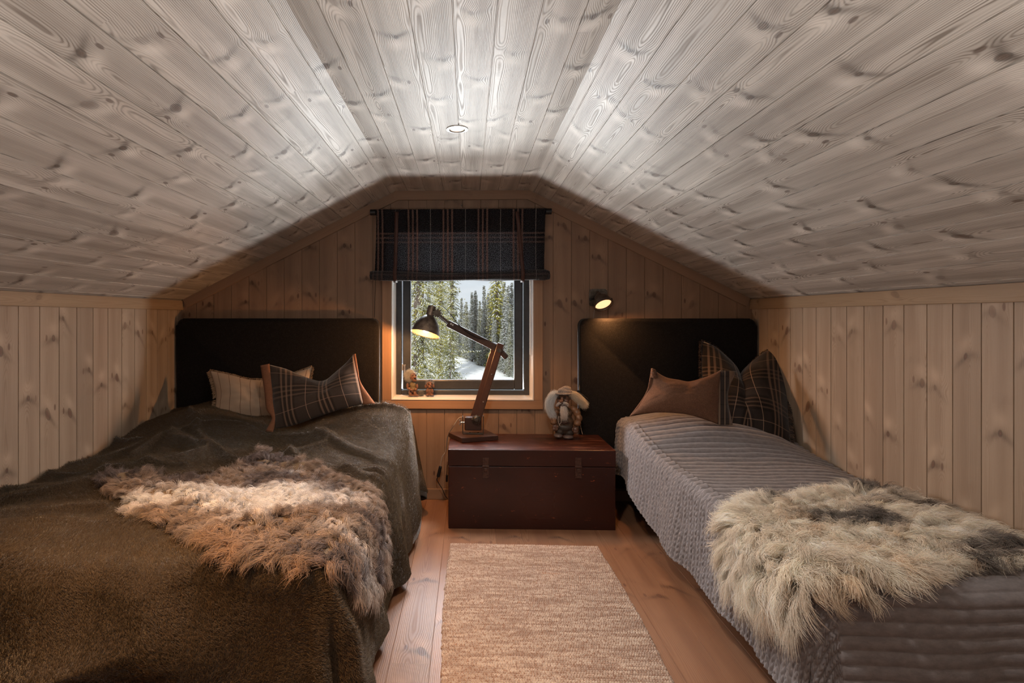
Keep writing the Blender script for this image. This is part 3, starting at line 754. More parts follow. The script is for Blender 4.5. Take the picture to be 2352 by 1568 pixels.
bed(WR-.04-.78, WR-.04, YH-1.92, 'single bed under the grey quilt on the right', .40)
g = G('quilt_cotton'); u, v = g.uv(); f = g.noise(g.vec(u*420.0, v*420.0), 1, 3, .7); f2 = g.noise(g.vec(u*30.0, v*60.0), 1, 3, .7)
M['quilt'] = g.done(g.bsdf(g.mix(g.smooth(f2, .3, .7), (.165, .152, .160), (.225, .208, .215)), .82, .25, 0, g.bump(f+f2*2.0, .35, .0015), .35))
q = empty('quilted_coverlet', (WR-.5, YH-1, .45), 'taupe-grey quilted coverlet with narrow ridges covering the right bed', 'coverlet')
c_ = cloth('quilt_cloth', DR, 1.165, 2.34, 520, 1000, M['quilt'], disp=quiltd); c_.parent = q; c_.matrix_parent_inverse = world_of(q).inverted()
sm = c_.modifiers.new('t', 'SOLIDIFY'); sm.thickness = .004; sm.offset = -1
ts = np.linspace(0.0, 2.32, 150); hp_ = DR(np.full(150, 1.16), ts); hp_[:, 2] = np.maximum(hp_[:, 2], .016)
mb = MB(); mb.tube([tuple(v) for v in hp_], .0055, 8); mb.build('piped_hem', M['quilt'], q, True)

# ------------------------------------------------------------------ cushions
def along(poly, n):
    poly = np.array(poly, float)
    if len(poly) > 2:
        Q = bez([(a, b, 0) for a, b in poly], 12); poly = np.array([(v.x, v.y) for v in Q])
    d = np.r_[0, np.cumsum(np.hypot(*np.diff(poly, axis=0).T))]; d /= d[-1]
    k = np.linspace(0, 1, n); return np.stack([np.interp(k, d, poly[:, 0]), np.interp(k, d, poly[:, 1])], -1)
def cushion(name, label, top, right, bottom, left, y_top, y_bot, thick, mat, size, seed=1, n=70, m=52, chop=None, fringe=None, group=None, back=.55, yskew=0.0, rot90=False, pw=2.5, ex=.8, uvoff=(0, 0)):
    """top/bottom run left to right, left/right run downwards (pixels); the cushion leans between depths y_top and y_bot"""
    T, B, L, R = along(top, n), along(bottom, n), along(left, m), along(right, m)
    u = np.linspace(0, 1, n)[:, None, None]; v = np.linspace(0, 1, m)[None, :, None]
    C = (1-v)*T[:, None]+v*B[:, None]+(1-u)*L[None]+u*R[None]-((1-u)*(1-v)*T[0]+u*(1-v)*T[-1]+(1-u)*v*B[0]+u*v*B[-1])
    u = u[..., 0]+0*v[..., 0]; v = v[..., 0]+0*u
    Yg = y_top+(y_bot-y_top)*v+yskew*(u-.5)
    pos = np.zeros((n, m, 3))
    for i in range(n):
        for j in range(m): pos[i, j] = P(C[i, j, 0], C[i, j, 1], Y=float(Yg[i, j]))
    a = np.gradient(pos, axis=0); b = np.gradient(pos, axis=1); nr = np.cross(a, b); nr /= np.linalg.norm(nr, axis=-1, keepdims=True)+1e-12
    if nr[n//2, m//2, 1] > 0: nr = -nr
    U2, V2 = 2*u-1, 2*v-1
    pr = (np.clip((1-np.abs(U2)**pw), 0, 1)*np.clip((1-np.abs(V2)**pw), 0, 1))**ex
    wr = .17*fbm(u*5, v*4, seed, 3)*2+.05*np.sin(np.arctan2(V2, U2)*8+seed)*sst(np.hypot(U2, V2), .5, 1.1)*pr
    if chop: 
        cx, cd_, cw = chop; pr = pr*(1-cd_*gs((u-cx)/cw)*sst(v, .85, 0))
    th = thick*(pr+wr*pr)
    F_ = pos+nr*th[..., None]; Bk = pos-nr*(thick*back*pr)[..., None]
    uvm = np.stack([u*size[0]+uvoff[0], -v*size[1]+uvoff[1]], -1)
    if rot90: uvm = uvm[..., ::-1]
    e = empty(name, tuple(pos[n//2, -1]), label, 'cushion', group)
    gf = grid_faces(n, m); V = np.concatenate([F_.reshape(-1, 3), Bk.reshape(-1, 3)]); Fc = np.concatenate([gf[:, ::-1], gf+n*m])
    me = mesh('cover', V, Fc, np.concatenate([uvm.reshape(-1, 2)]*2))
    bm = bmesh.new(); bm.from_mesh(me); bmesh.ops.remove_doubles(bm, verts=bm.verts, dist=.0004); bmesh.ops.recalc_face_normals(bm, faces=bm.faces); bm.to_mesh(me); bm.free()
    link('cover', me, mat, e)
    if fringe:
        cols, ln, per = fringe; st = []; cl = []
        ctr = pos.mean((0, 1))
        for edge, nxt in ((pos[:, 0], 1), (pos[:, -1], -1), (pos[0], 0), (pos[-1], 0)):
            d = np.r_[0, np.cumsum(np.linalg.norm(np.diff(edge, axis=0), axis=1))]; N = int(d[-1]/per); k = np.sort(NR.uniform(0, d[-1], N))
            p = np.stack([np.interp(k, d, edge[:, q]) for q in range(3)], -1)
            tg = np.gradient(edge, axis=0); tg = np.stack([np.interp(k, d, tg[:, q]) for q in range(3)], -1); tg /= np.linalg.norm(tg, axis=1, keepdims=True)
            out = p-ctr; out -= tg*np.sum(out*tg, 1, keepdims=True); out /= np.linalg.norm(out, axis=1, keepdims=True)
            for w in range(2):
                kk = np.linspace(0, 1, 5)[None, :, None]; l = NR.uniform(.7, 1.15, N)[:, None, None]*ln
                dirn = out+tg*NR.normal(0, .28, (N, 1))+np.array([0, -1, 0])*NR.uniform(-.1, .55, (N, 1)); 
                q_ = p[:, None]+dirn[:, None]*l*kk+np.array([0, 0, -1.0])*l*.25*kk**2
                ph = NR.uniform(0, 6, (N, 1, 1)); q_ = q_+tg[:, None]*.0016*np.sin(kk*9+ph)
                st.append(q_); cl.append(np.array(cols)[NR.randint(0, len(cols), N)]*NR.uniform(.6, 1.2, (N, 1)))
        st = np.concatenate(st); hairs('fringe', st, np.tile([.0014, .0013, .0012, .0011, .0006], (len(st), 1)), np.concatenate(cl), M['hair'], e)
    return e, pos
def flange(e, name, pl, pr_, y0, y1, mat, bulge=.006):
    """flat strip between two pixel polylines"""
    n = 30; A, B = along(pl, n), along(pr_, n); V = []
    for i in range(n):
        y = y0+(y1-y0)*i/(n-1)
        for k in range(5):
            c = A[i]*(1-k/4)+B[i]*k/4; v = P(c[0], c[1], Y=y-bulge*math.sin(PI*k/4)+.004*math.sin(i*.5)); V.append(tuple(v))
    uv = [((A[i//5][0]*(1-(i % 5)/4)+B[i//5][0]*(i % 5)/4)*.0026, -A[i//5][1]*.0026) for i in range(n*5)]
    me = mesh(name, V, grid_faces(n, 5), uv); o = link(name, me, mat, e); s_ = o.modifiers.new('t', 'SOLIDIFY'); s_.thickness = .004
    return o
g = G('striped_linen'); u, v = g.uv(); wv = g.noise(g.vec(u*500.0, v*500.0), 1, 3, .7)
t = g.m('MODULO', u+.5, .064); ln = g.smooth(g.m('ABSOLUTE', t-.032), .0026, .0012); dash = g.smooth(g.m('SINE', v*1500.0), -.6, .2)
M['stripe'] = g.done(g.bsdf(g.mix(ln*(dash*.5+.5)*.85, g.mix(g.smooth(wv, .3, .7), (.36, .265, .19), (.46, .35, .26)), (.10, .040, .025)), .9, .1, 0, g.bump(wv, .4, .001), .2))
M['rust'] = felt('rust_brown_felt', (.20, .088, .048), 1.5, 500)
M['brownfelt'] = felt('brown_wool', (.115, .060, .038), 2.0, 420)
M['plaidL'] = plaid('plaid_wool_cushion', (.050, .034, .026), (.30, .185, .125), (.36, .22, .16), per=.225)
M['plaidR'] = plaid('plaid_wool_pillow', (.022, .0155, .013), (.24, .15, .10), (.33, .22, .15), per=.20, sw=.010)
M['plaidS'] = plaid('plaid_wool_flange', (.05, .038, .035), (.36, .24, .16), (.38, .28, .2), per=.085, sw=.010, hb=.7)

cushion('cushion', 'beige cushion with thin brown stripes and a fringed edge, leaning on the left headboard',
        [(482, 851), (530, 861), (580, 872), (640, 868), (716, 842)], [(716, 842), (708, 900), (712, 962)], [(488, 964), (540, 960), (600, 966), (712, 962)], [(482, 851), (496, 905), (488, 964)],
        3.36, 3.22, .075, M['stripe'], (.58, .31), 3, fringe=([(.40, .28, .17), (.30, .19, .11)], .017, .0022))
e, _ = cushion('cushion', 'dark plaid cushion with rust-brown felt flanges on the left bed',
        [(617, 837), (660, 848), (710, 870), (745, 874), (780, 848), (811, 815)], [(811, 815), (820, 860), (834, 927)], [(634, 984), (680, 975), (760, 946), (834, 927)], [(617, 837), (624, 900), (634, 984)],
        3.20, 3.02, .085, M['plaidL'], (.52, .34), 5, chop=(.62, .45, .16))
flange(e, 'flange', [(598, 839), (607, 900), (612, 940), (624, 960), (609, 990)], [(619, 835), (626, 900), (632, 940), (634, 962), (627, 992)], 3.18, 3.02, M['rust'])
flange(e, 'flange', [(808, 815), (818, 850), (826, 890), (832, 928)], [(817, 812), (823, 850), (830, 880), (862, 926)], 3.21, 3.06, M['rust'])
cushion('cushion', 'large dark plaid cushion with fringed edge and a chopped-in top by the right wall',
        [(1612, 783), (1645, 797), (1682, 832), (1702, 862), (1722, 836), (1760, 806), (1815, 790)], [(1815, 790), (1808, 900), (1816, 1020)], [(1622, 985), (1700, 990), (1760, 1000), (1816, 1020)], [(1612, 783), (1612, 860), (1622, 985)],
        3.40, 3.06, .115, M['plaidR'], (.54, .56), 8, n=90, m=70, chop=(.46, .75, .10), ex=.95, pw=2.2, fringe=([(.03, .025, .022), (.05, .035, .03), (.16, .10, .07)], .018, .0026), yskew=-.08, uvoff=(.03, .05))
e, _ = cushion('cushion', 'small brown wool cushion with a plaid end strip on the right bed',
        [(1504, 851), (1530, 866), (1560, 872), (1585, 876), (1620, 866), (1656, 850)], [(1656, 850), (1652, 905), (1650, 974)], [(1451, 953), (1510, 947), (1580, 952), (1650, 974)], [(1504, 851), (1487, 900), (1451, 953)],
        3.12, 2.98, .075, M['brownfelt'], (.42, .28), 9, chop=(.42, .3, .18))
flange(e, 'flange', [(1653, 850), (1648, 905), (1648, 975)], [(1692, 852), (1672, 905), (1683, 975)], 3.12, 2.98, M['plaidS'], .012)
flange(e, 'flange', [(1496, 845), (1484, 900), (1446, 955)], [(1508, 858), (1490, 905), (1456, 954)], 3.12, 2.98, M['brownfelt'], .004)
flange(e, 'corner_fold', [(1496, 846), (1494, 866)], [(1507, 850), (1512, 872)], 3.10, 3.09, M['brownfelt'], .01)

# ------------------------------------------------------------------ sheepskins
def inside(x, y, poly):
    r = np.zeros(x.shape, bool); n = len(poly)
    for i in range(n):
        (x0, y0), (x1, y1) = poly[i], poly[(i+1) % n]
        c = ((y0 > y) != (y1 > y)) & (x < (x1-x0)*(y-y0)/(y1-y0+1e-12)+x0); r ^= c
    return r
def edge_d(x, y, poly):
    d = np.full(x.shape, 9.); ox = np.zeros(x.shape); oy = np.zeros(x.shape); n = len(poly)
    for i in range(n):
        (x0, y0), (x1, y1) = poly[i], poly[(i+1) % n]; ux, uy = x1-x0, y1-y0; k = np.clip(((x-x0)*ux+(y-y0)*uy)/(ux*ux+uy*uy), 0, 1)
        qx, qy = x0+k*ux, y0+k*uy; dd = np.hypot(x-qx, y-qy); m = dd < d; d = np.where(m, dd, d); ox = np.where(m, qx-x, ox); oy = np.where(m, qy-y, oy)
    return d, ox, oy
def sheepskin(name, label, D, outline, N, nl, colf, lenf, flow, seed, curl=1.0, up=1.0, lift=.012):
    R = np.random.RandomState(seed); Q = bez([((x-D.wall)*D.sgn, YH-y, 0) for x, y in outline+outline[:1]], 6); poly = [(v.x, v.y) for v in Q[:-1]]
    A = np.array(poly); lo, hi = A.min(0), A.max(0); ctr = A.mean(0)
    e = empty(name, tuple(D(np.array([ctr[0]]), np.array([ctr[1]]))[0]), label, 'sheepskin')
    # hide
    n = 90; s_, t_ = np.meshgrid(np.linspace(lo[0], hi[0], n), np.linspace(lo[1], hi[1], n), indexing='ij'); ins = inside(s_, t_, poly)
    p = D(s_, t_, lift); fc = grid_faces(n, n); ok = ins.ravel()[fc].all(1); fc = fc[ok]
    if D.sgn > 0: fc = fc[:, ::-1]
    me = mesh('hide', p.reshape(-1, 3), fc); bm = bmesh.new(); bm.from_mesh(me)
    bmesh.ops.delete(bm, geom=[v for v in bm.verts if not v.link_faces], context='VERTS'); bm.to_mesh(me); bm.free()
    o = link('hide', me, plain('hide_leather', (.20, .14, .09), .8), e); sm = o.modifiers.new('t', 'SOLIDIFY'); sm.thickness = .006; sm.offset = 1
    def samp(k):
        X, Y_ = [], []; c = 0
        while c < k:
            a = R.uniform(lo[0], hi[0], k*2); b = R.uniform(lo[1], hi[1], k*2); m = inside(a, b, poly); X.append(a[m]); Y_.append(b[m]); c += m.sum()
        return np.concatenate(X)[:k], np.concatenate(Y_)[:k]
    ls, lt = samp(nl); s, t = samp(N)
    # nearest lock through a coarse grid search
    from mathutils.kdtree import KDTree
    kd = KDTree(nl)
    for i in range(nl): kd.insert((ls[i], lt[i], 0), i)
    kd.balance(); near = np.array([kd.find((s[i], t[i], 0))[1] for i in range(N)])
    p, nn, aa = D.frame(s, t, lift); lp, ln_, la = D.frame(ls, lt, lift)
    fx, fy = flow(ls, lt); d_, ox, oy = edge_d(ls, lt, poly); w = sst(d_, .12, .0)[:]
    on = np.hypot(ox, oy)+1e-6; fx = fx*(1-w)+ox/on*w; fy = fy*(1-w)+oy/on*w
    an = 2.4*fbm(ls*5, lt*5, seed+3, 2)+R.normal(0, .42, nl); ca, sa = np.cos(an), np.sin(an); fx, fy = fx*ca-fy*sa, fx*sa+fy*ca
    fn = np.hypot(fx, fy)+1e-6; fx, fy = fx/fn, fy/fn
    h = .01; q1 = D(ls+fx*h, lt+fy*h, lift); ld = q1-lp; ld /= np.linalg.norm(ld, axis=1, keepdims=True)+1e-9
    Ll = lenf(ls, lt, R)*R.uniform(.75, 1.25, nl)
    K = 9; k = np.linspace(0, 1, K)[None, :, None]
    L = (Ll[near]*R.uniform(.7, 1.12, N))[:, None, None]
    stand = (up*(.55+.45*R.rand(nl)))[near][:, None, None]
    dirs = ld[near][:, None]+R.normal(0, .13, (N, 1, 3)); nrm = .5*(nn+ln_[near])[:, None]
    base = p[:, None]+nrm*L*stand*(.62*np.sin(k*PI*.62))+dirs*L*(k**1.35)*.92
    conv = (lp[near]-p)[:, None]; base = base+conv*(.78*k**1.2)
    side = np.cross(ld, ln_)[near][:, None]; ph = R.uniform(0, 2*PI, nl)[near][:, None, None]; fr = R.uniform(5, 10, nl)[near][:, None, None]
    am = (curl*R.uniform(.004, .013, nl))[near][:, None, None]
    base = base+side*am*(np.sin(fr*k+ph)-np.sin(ph))*k**.6+nrm*am*.7*(np.cos(fr*k+ph)-np.cos(ph))*k**.6
    base = base+np.cumsum(R.normal(0, .0009, (N, K, 3)), axis=1)*k
    # strands past the rim hang down
    de, _, _ = edge_d(s, t, poly); hang = (sst(de, .10, .0))[:, None, None]
    zt = D(s, t, lift)[:, 2]
    S_, T_, Z_, dn = D.base(s, t, lift); over = np.clip(dn/.06, 0, 1)[:, None, None]
    base[..., 2:3] -= (k**1.8)*L*(.15*hang+.38*over*hang+.15*over)
    base[..., 2] = np.maximum(base[..., 2], .02)
    col = colf(s, t, R)*(.75+.5*R.rand(nl)[near][:, None])*R.uniform(.8, 1.2, (N, 1))
    hairs('wool', base, np.tile(.00046*np.array([.7, 1, 1, 1, .95, .9, .8, .6, .3]), (N, 1)), np.clip(col, .005, .95), M['hair'], e)['kind'] = 'stuff'
    return e
def mixc(a, b, w): return np.array(a)[None]*(1-w[:, None])+np.array(b)[None]*w[:, None]
outL = [(-1.44, 2.14), (-1.40, 2.26), (-1.26, 2.22), (-1.06, 2.26), (-.99, 2.44), (-.92, 2.56), (-.76, 2.50), (-.56, 2.30), (-.38, 2.14), (-.22, 2.12), (-.16, 1.98), (-.15, 1.84), (-.19, 1.74), (-.26, 1.65), (-.33, 1.56), (-.41, 1.50), (-.50, 1.52), (-.60, 1.50), (-.70, 1.54), (-.80, 1.64), (-.96, 1.74), (-1.14, 1.84), (-1.10, 1.93), (-1.28, 2.02)]
def colL(s, t, R):
    x = DL.wall+s; y = YH-t
    n = 1.5*fbm(s*4.5, t*4.5, 101, 3); n2 = 1.3*fbm(s*9, t*9, 104, 3)
    white = sst(n+.62*gs((x+.86)/.42)*gs((y-2.02)/.24)-.12+.45*gs((x+.5)/.3)*gs((y-2.0)/.2), .05, .4)
    c = mixc((.36, .27, .215), (.86, .82, .81), white)
    rust = sst(-(y-1.62)*4+n*2, .1, .8)*sst(x, -1.1, -.8); c = c*(1-rust[:, None]*.75)+np.array([.38, .235, .145])[None]*rust[:, None]*.75
    gray = sst(n2+.35*sst(y, 2.0, 2.3)+.25*gs((x+.30)/.15), .22, .42); c = c*(1-gray[:, None]*.75)+np.array([.13, .105, .11])[None]*gray[:, None]*.75
    return c
sheepskin('sheepskin', 'brown and white shaggy sheepskin with dark tips lying across the left bed', DL, outL, 140000, 2600, colL,
          lambda s, t, R: .042+.018*sst(t, 1.6, 1.95), lambda s, t: (.35+0*s, 1.0+0*s), 201, curl=1.3, up=.8)
outR = [(.83, 1.64), (.82, 1.86), (.89, 1.96), (1.0, 2.04), (1.2, 2.12), (1.45, 2.22), (1.63, 2.25), (1.72, 2.12), (1.745, 1.85), (1.745, 1.60), (1.5, 1.59), (1.33, 1.58), (1.22, 1.53), (1.1, 1.50), (.98, 1.49), (.89, 1.52)]
def colR(s, t, R):
    x = DR.wall-s; y = YH-t; n = fbm(s*4.5, t*4.5, 131, 3); n2 = fbm(s*10, t*10, 134, 3)
    dark = sst(n*2.2+.50*gs((x-1.36)/.38)*gs((y-1.93)/.08)+.45*gs((x-1.05)/.12)*gs((y-1.62)/.05)+n2*.5-.12, .08, .38)
    c = mixc((.90, .82, .71), (.58, .44, .31), sst(n2+.3*sst(y, 1.6, 1.4), .0, .4)); return c*(1-dark[:, None]*.85)+np.array([.105, .095, .095])[None]*dark[:, None]*.85
sheepskin('sheepskin', 'cream and grey long-haired sheepskin over the foot of the right bed', DR, outR, 150000, 2200, colR,
          lambda s, t, R: .056+.018*sst(s, .5, .9)+.010*sst(t, 1.7, 2.0), lambda s, t: ((s-.42)*1.2, .75+.6*(t-1.6)), 301, curl=1.0, up=1.1)
# ------------------------------------------------------------------ desk lamp on the chest
g = G('dark_stained_wood'); ox, oy, oz = g.obj(); f = g.noise(g.vec(ox*60.0, oy*60.0, oz*60.0), 1, 3, .6)
M['walnut'] = g.done(g.bsdf(g.mix(f, (.028, .013, .010), (.058, .027, .019)), .30, .5, 0, g.bump(f, .15, .001)))
M['darkwood'] = plain('dark_brown_slat', (.050, .030, .024), .42, noise=.25, nscale=50, bump=.15)
M['brassin'] = plain('worn_copper_lining', (.032, .012, .005), .6, .0, noise=.35, nscale=60)
M['shade'] = plain('aged_grey_metal', (.15, .12, .10), .40, .75, noise=.45, nscale=30, bump=.15)
zt = ZC+.028
base_px = [(1030, 992.6), (1061, 1006), (1144.7, 1000), (1113.4, 985)]
bp = [P(a, b, z=zt) for a, b in base_px]; cx = sum(p.x for p in bp)/4; cy = sum(p.y for p in bp)/4
dlm = empty('desk_lamp', (cx, cy, ZC), 'jointed desk lamp with wooden arms and a lit grey metal shade, on the red chest', 'lamp')
mb = MB(); mb.prism([(p.x, p.y) for p in bp], ZC+.0005, zt, 'Z'); o = mb.build('lamp_base', M['walnut'], dlm)
bv = o.modifiers.new('b', 'BEVEL'); bv.width = .0025; bv.segments = 2
LY = cy
def Q(x, y, dy=0.0): return P(x, y, Y=LY+dy)
a, b, c, d = Q(1063, 955), P(1064, 997, z=zt+.003), P(1110, 994, z=zt+.003), Q(1110, 954)
mb = MB()
b2 = Vector((a.x, LY, zt+.003)); c2 = Vector((d.x, LY, zt+.003))
for u, v in ((a, b2), (b2, c2), (c2, d)): mb.bar(u, v, .0045, .034, (0, 1, 0), .001)
for x in (.35, .75): mb.cyl((b2.x+(c2.x-b2.x)*x, LY, zt+.002), (b2.x+(c2.x-b2.x)*x, LY, zt+.009), .004, 8)
mb.build('swivel_bracket', M['iron'], dlm)
mb = MB(); e0, e1 = Q(1067, 972), Q(1106, 972); h0, h1 = Q(1080, 956).z, Q(1080, 987).z
mb.box(((e0.x+e1.x)/2, LY, (h0+h1)/2), (e1.x-e0.x, .050, h0-h1), None, .008, 3); mb.build('joint_block', M['walnut'], dlm)
mb = MB(); w = Q(1060, 970); mb.cyl(w+Vector((-.004, 0, 0)), w+Vector((.02, 0, 0)), .005)
for s_ in (-1, 1): mb.bar(w+Vector((-.004, 0, 0)), w+Vector((-.012, 0, s_*.016)), .010, .004)
mb.build('wing_nut', M['steel'], dlm)
pj = Q(1094, 963, -.035); mb = MB()
mb.lathe([(.0, .012), (.012, .012), (.016, .008), (.024, .006), (.024, -.006), (.016, -.008)], pj, (0, -1, 0), 24)
for k in range(8): mb.ball(pj+Vector((.024*math.cos(k*PI/4), -.002, .024*math.sin(k*PI/4))), .005, None, 1)
mb.cyl(pj, pj+Vector((0, .06, 0)), .006); mb.build('clamp_knob', M['iron'], dlm, True)
# lower arm: two slats with a slot between
lo, hi = Q(1094, 972), Q(1150, 788)
def slat(name, p, q, dx, dy, w, t=.011, mat='walnut'):
    mb = MB(); off = Vector((dx, dy, 0)); mb.bar(p+off, q+off, w, t, (.35, 1, 0), .003); return mb.build(name, M[mat], dlm)
slat('lower_arm', lo, hi, 0, -.024, .040); slat('lower_arm', lo, hi, -.026, .022, .040)
mb = MB(); t_ = (hi-lo).normalized()
for k in (.28, .62):
    mb = MB(); mb.cyl(lo.lerp(hi, k)+Vector((0, -.034, 0)), lo.lerp(hi, k)+Vector((0, -.029, 0)), .004, 8); mb.build('screw', M['steel'], dlm)
# upper arm
ua, ub, uc = Q(1028, 742), Q(1144, 801), Q(1164, 822)
mb = MB(); mb.bar(ua, ub+(ub-ua).normalized()*.03, .042, .020, (.2, 1, 0), .004); mb.build('upper_arm', M['darkwood'], dlm)
mb = MB(); mb.bar(ub+Vector((0, .0, 0)), uc, .034, .018, (.2, 1, 0), .008); mb.build('arm_end', M['darkwood'], dlm)
mb = MB(); jp = Q(1146, 804); mb.cyl(jp+Vector((-.02, .05, 0)), jp+Vector((.0, -.036, 0)), .008); mb.cyl(jp+Vector((0, -.034, 0)), jp+Vector((0, -.044, 0)), .013, 8); mb.build('elbow_bolt', M['iron'], dlm, True)
mb = MB(); 
for k in ((1036, 743.5), (1040, 746)): s0 = Q(k[0], k[1]); mb.cyl(s0+Vector((0, -.010, 0)), s0+Vector((0, -.013, 0)), .0055, 12)
mb.build('rivet', M['steel'], dlm, True)
# fork, hinge and shade
hg = Q(1005, 719)
mb = MB(); mb.bar(ua+Vector((.01, -.008, 0)), hg+Vector((0, -.02, .0)), .016, .005); mb.bar(ua+Vector((.01, .008, -.01)), hg+Vector((0.005, .02, -.018)), .014, .005); mb.build('fork', M['iron'], dlm)
mb = MB(); mb.cyl(hg+Vector((0, -.030, 0)), hg+Vector((0, .03, 0)), .013, 20)
for k in range(9): an = k*2*PI/9; mb.cyl(hg+Vector((.021*math.cos(an), -.032, .021*math.sin(an))), hg+Vector((.021*math.cos(an), -.016, .021*math.sin(an))), .0065, 8)
mb.cyl(hg+Vector((0, -.034, 0)), hg+Vector((0, -.014, 0)), .020, 20); mb.build('hinge_knob', M['iron'], dlm, True)
n_top, rim = Q(993, 703), Q(976.5, 767, -.045)
ax = (rim-n_top).normalized(); Lx = (rim-n_top).length
prof = [(.0, 0), (.022, 0), (.025, .003), (.026, .062), (.030, .066), (.040, .074), (.056, .092), (.069, .114), (.078, .138), (.084, Lx-.012), (.0875, Lx-.002), (.0885, Lx)]
mb = MB(); mb.lathe(prof, n_top, ax, 48); sh = mb.build('lamp_shade', M['shade'], dlm, True)
mb = MB(); mb.lathe([(max(.001, r-.0022), z) for r, z in prof[4:-1]]+[(.0885, Lx)], n_top, ax, 48); mb.build('shade_lining', M['brassin'], sh, True)
bc = n_top+ax*(Lx-.036)
mb = MB(); mb.ball(bc, (.026, .026, .026)); mb.cyl(bc, bc-ax*.05, .013); mb.build('bulb', plain('lit_bulb', (1, .8, .55), .4, emit=(1, .62, .28), estr=9), sh, True)
lamp('desk_lamp_light', 'POINT', tuple(bc+ax*.046), 19, (1.0, .46, .16), shadow_soft_size=.012)
cord = bez([Q(1002, 700), Q(1010, 701, -.01), Q(1022, 708, -.01), Q(1035, 722, -.012), Q(1052, 744, -.014), Q(1070, 760, -.016), Q(1095, 775, -.018), Q(1120, 781, -.01), Q(1134, 787, .0)], 6)
mb = MB(); mb.tube(cord, .0024, 6); mb.build('arm_cord', M['black'], dlm, True)
yc_ = 3.50
cp_ = [Q(1086, 968, .02), Q(1070, 960, .03), Q(1058, 958, .03), Q(1050, 965, .03), Q(1042, 978, .03), P(1029, 1000, Y=LY+.1), P(1024, 1035, Y=yc_), P(1016, 1048, Y=yc_), P(1013, 1062, Y=yc_), P(1011.5, 1070, Y=yc_)]
mb = MB(); mb.tube(bez(cp_, 8), .0026, 6); mb.build('power_cord', M['cable'], dlm, True)
mb = MB(); mb.bar(P(1012, 1070, Y=yc_), P(1006, 1095, Y=yc_), .020, .018, (0, 1, 0), .005); mb.build('inline_switch', M['black'], dlm)
mb = MB(); mb.tube(bez([P(1006, 1095, Y=yc_), P(1003.5, 1101, Y=yc_), P(1008, 1110, Y=yc_), P(1016, 1123, Y=yc_), P(1022, 1137, Y=yc_), P(1028, 1145, Y=yc_)], 8), .0026, 6); mb.build('power_cord', M['black'], dlm, True)
mb = MB(); mb.tube(bez([P(1027, 1068, Y=yc_), P(1026.5, 1080, Y=yc_), P(1026, 1090, Y=yc_)], 6), .002, 6); mb.bar(P(1026.5, 1090, Y=yc_), P(1026, 1106, Y=yc_), .014, .014, (0, 1, 0), .003)
tag(mb.build('extension_lead', M['black']), 'short black lead with a plug hanging beside the left end of the red chest', 'cable')

# ------------------------------------------------------------------ wall lamp
wl = empty('sconce', tuple(P(1375, 685, Y=YE)), 'small aged metal headlamp-style wall lamp above the right headboard', 'lamp')
mb = MB(); a, b = P(1352.5, 663.5, Y=YE), P(1394, 703, Y=YE); r = .02; poly = []
for cx_, cz_, a0 in ((b.x-r, a.z-r, 0), (a.x+r, a.z-r, 90), (a.x+r, b.z+r, 180), (b.x-r, b.z+r, 270)):
    for k in range(6): t = math.radians(a0+k*18); poly.append((cx_+r*math.cos(t), cz_+r*math.sin(t)))
mb.prism(poly, YE-.009, YE-.001, 'Y'); mb.build('wall_plate', M['iron'], wl)
lc = P(1386, 699.5, Y=3.455); n_ = Vector((.20, -.60, -.80)).normalized()
bcen = lc-n_*.055
prof = [(.0, -.036), (.014, -.034), (.022, -.026), (.034, -.012), (.046, .008), (.053, .028), (.055, .046), (.060, .050), (.061, .058), (.053, .060), (.050, .056)]
mb = MB(); mb.lathe(prof, bcen, n_, 40)
top = bcen-n_*.036; mb.cyl(top, top-n_*.012, .010, 12); sx = n_.cross(Vector((0, 0, 1))).normalized(); sy = sx.cross(n_)
mb.build('lamp_head', M['shade'], wl, True)
mb = MB()
for k in (-1, 0, 1): mb.bar(bcen+sx*(k*.011)+sy*.034-n_*.013, bcen+sx*(k*.011)+sy*.044+n_*.004, .003, .003)
mb.build('vent_slot', M['steel'], wl)
mb = MB(); mb.lathe([(.0, .054), (.02, .0535), (.040, .050), (.051, .046)], bcen, n_, 32); mb.build('lens', plain('lit_lens', (1, .8, .6), .3, noise=.2, emit=(1, .56, .27), estr=1.5), wl, True)
mb = MB(); 
for s_ in (-1, 1):
    q0 = bcen+sx*s_*.050+n_*.012; mb.cyl(q0, q0+sx*s_*.020, .006, 10); mb.ball(q0+sx*s_*.022, .009, None, 2); mb.bar(q0+sx*s_*.012, Vector(((a.x+b.x)/2, YE-.006, (a.z+b.z)/2)), .012, .004)
mb.build('yoke', M['black'], wl)
lamp('wall_lamp_light', 'SPOT', tuple(lc+n_*.03), 14, (1.0, .46, .16), tuple(n_+Vector((.10, .10, -.3))), spot_size=3.1, spot_blend=.9, shadow_soft_size=.02)
mb = MB(); mb.tube(bez([P(1368, 703, Y=3.55), P(1364, 720, Y=3.558), P(1362, 745, Y=3.560)], 6), .0015, 5); mb.build('power_cord', M['cable'], wl, True)
mb = MB(); mb.tube(bez([P(1335, 800, Y=3.50), P(1334.5, 860, Y=3.50), P(1331, 892, Y=3.50), P(1330, 897, Y=3.50)], 6), .002, 5); mb.build('power_cord', M['cable'], wl, True)
mb = MB(); mb.tube(bez([P(1331, 907, Y=3.50), P(1332, 950, Y=3.49), P(1334, 980, Y=3.48), P(1338, 997, Y=3.46)], 6), .002, 5); mb.build('power_cord', M['cable'], wl, True)
mb = MB(); mb.box(tuple(P(1329.5, 901, Y=3.50)), (.024, .02, .026), None, .004); mb.build('inline_switch', M['black'], wl)

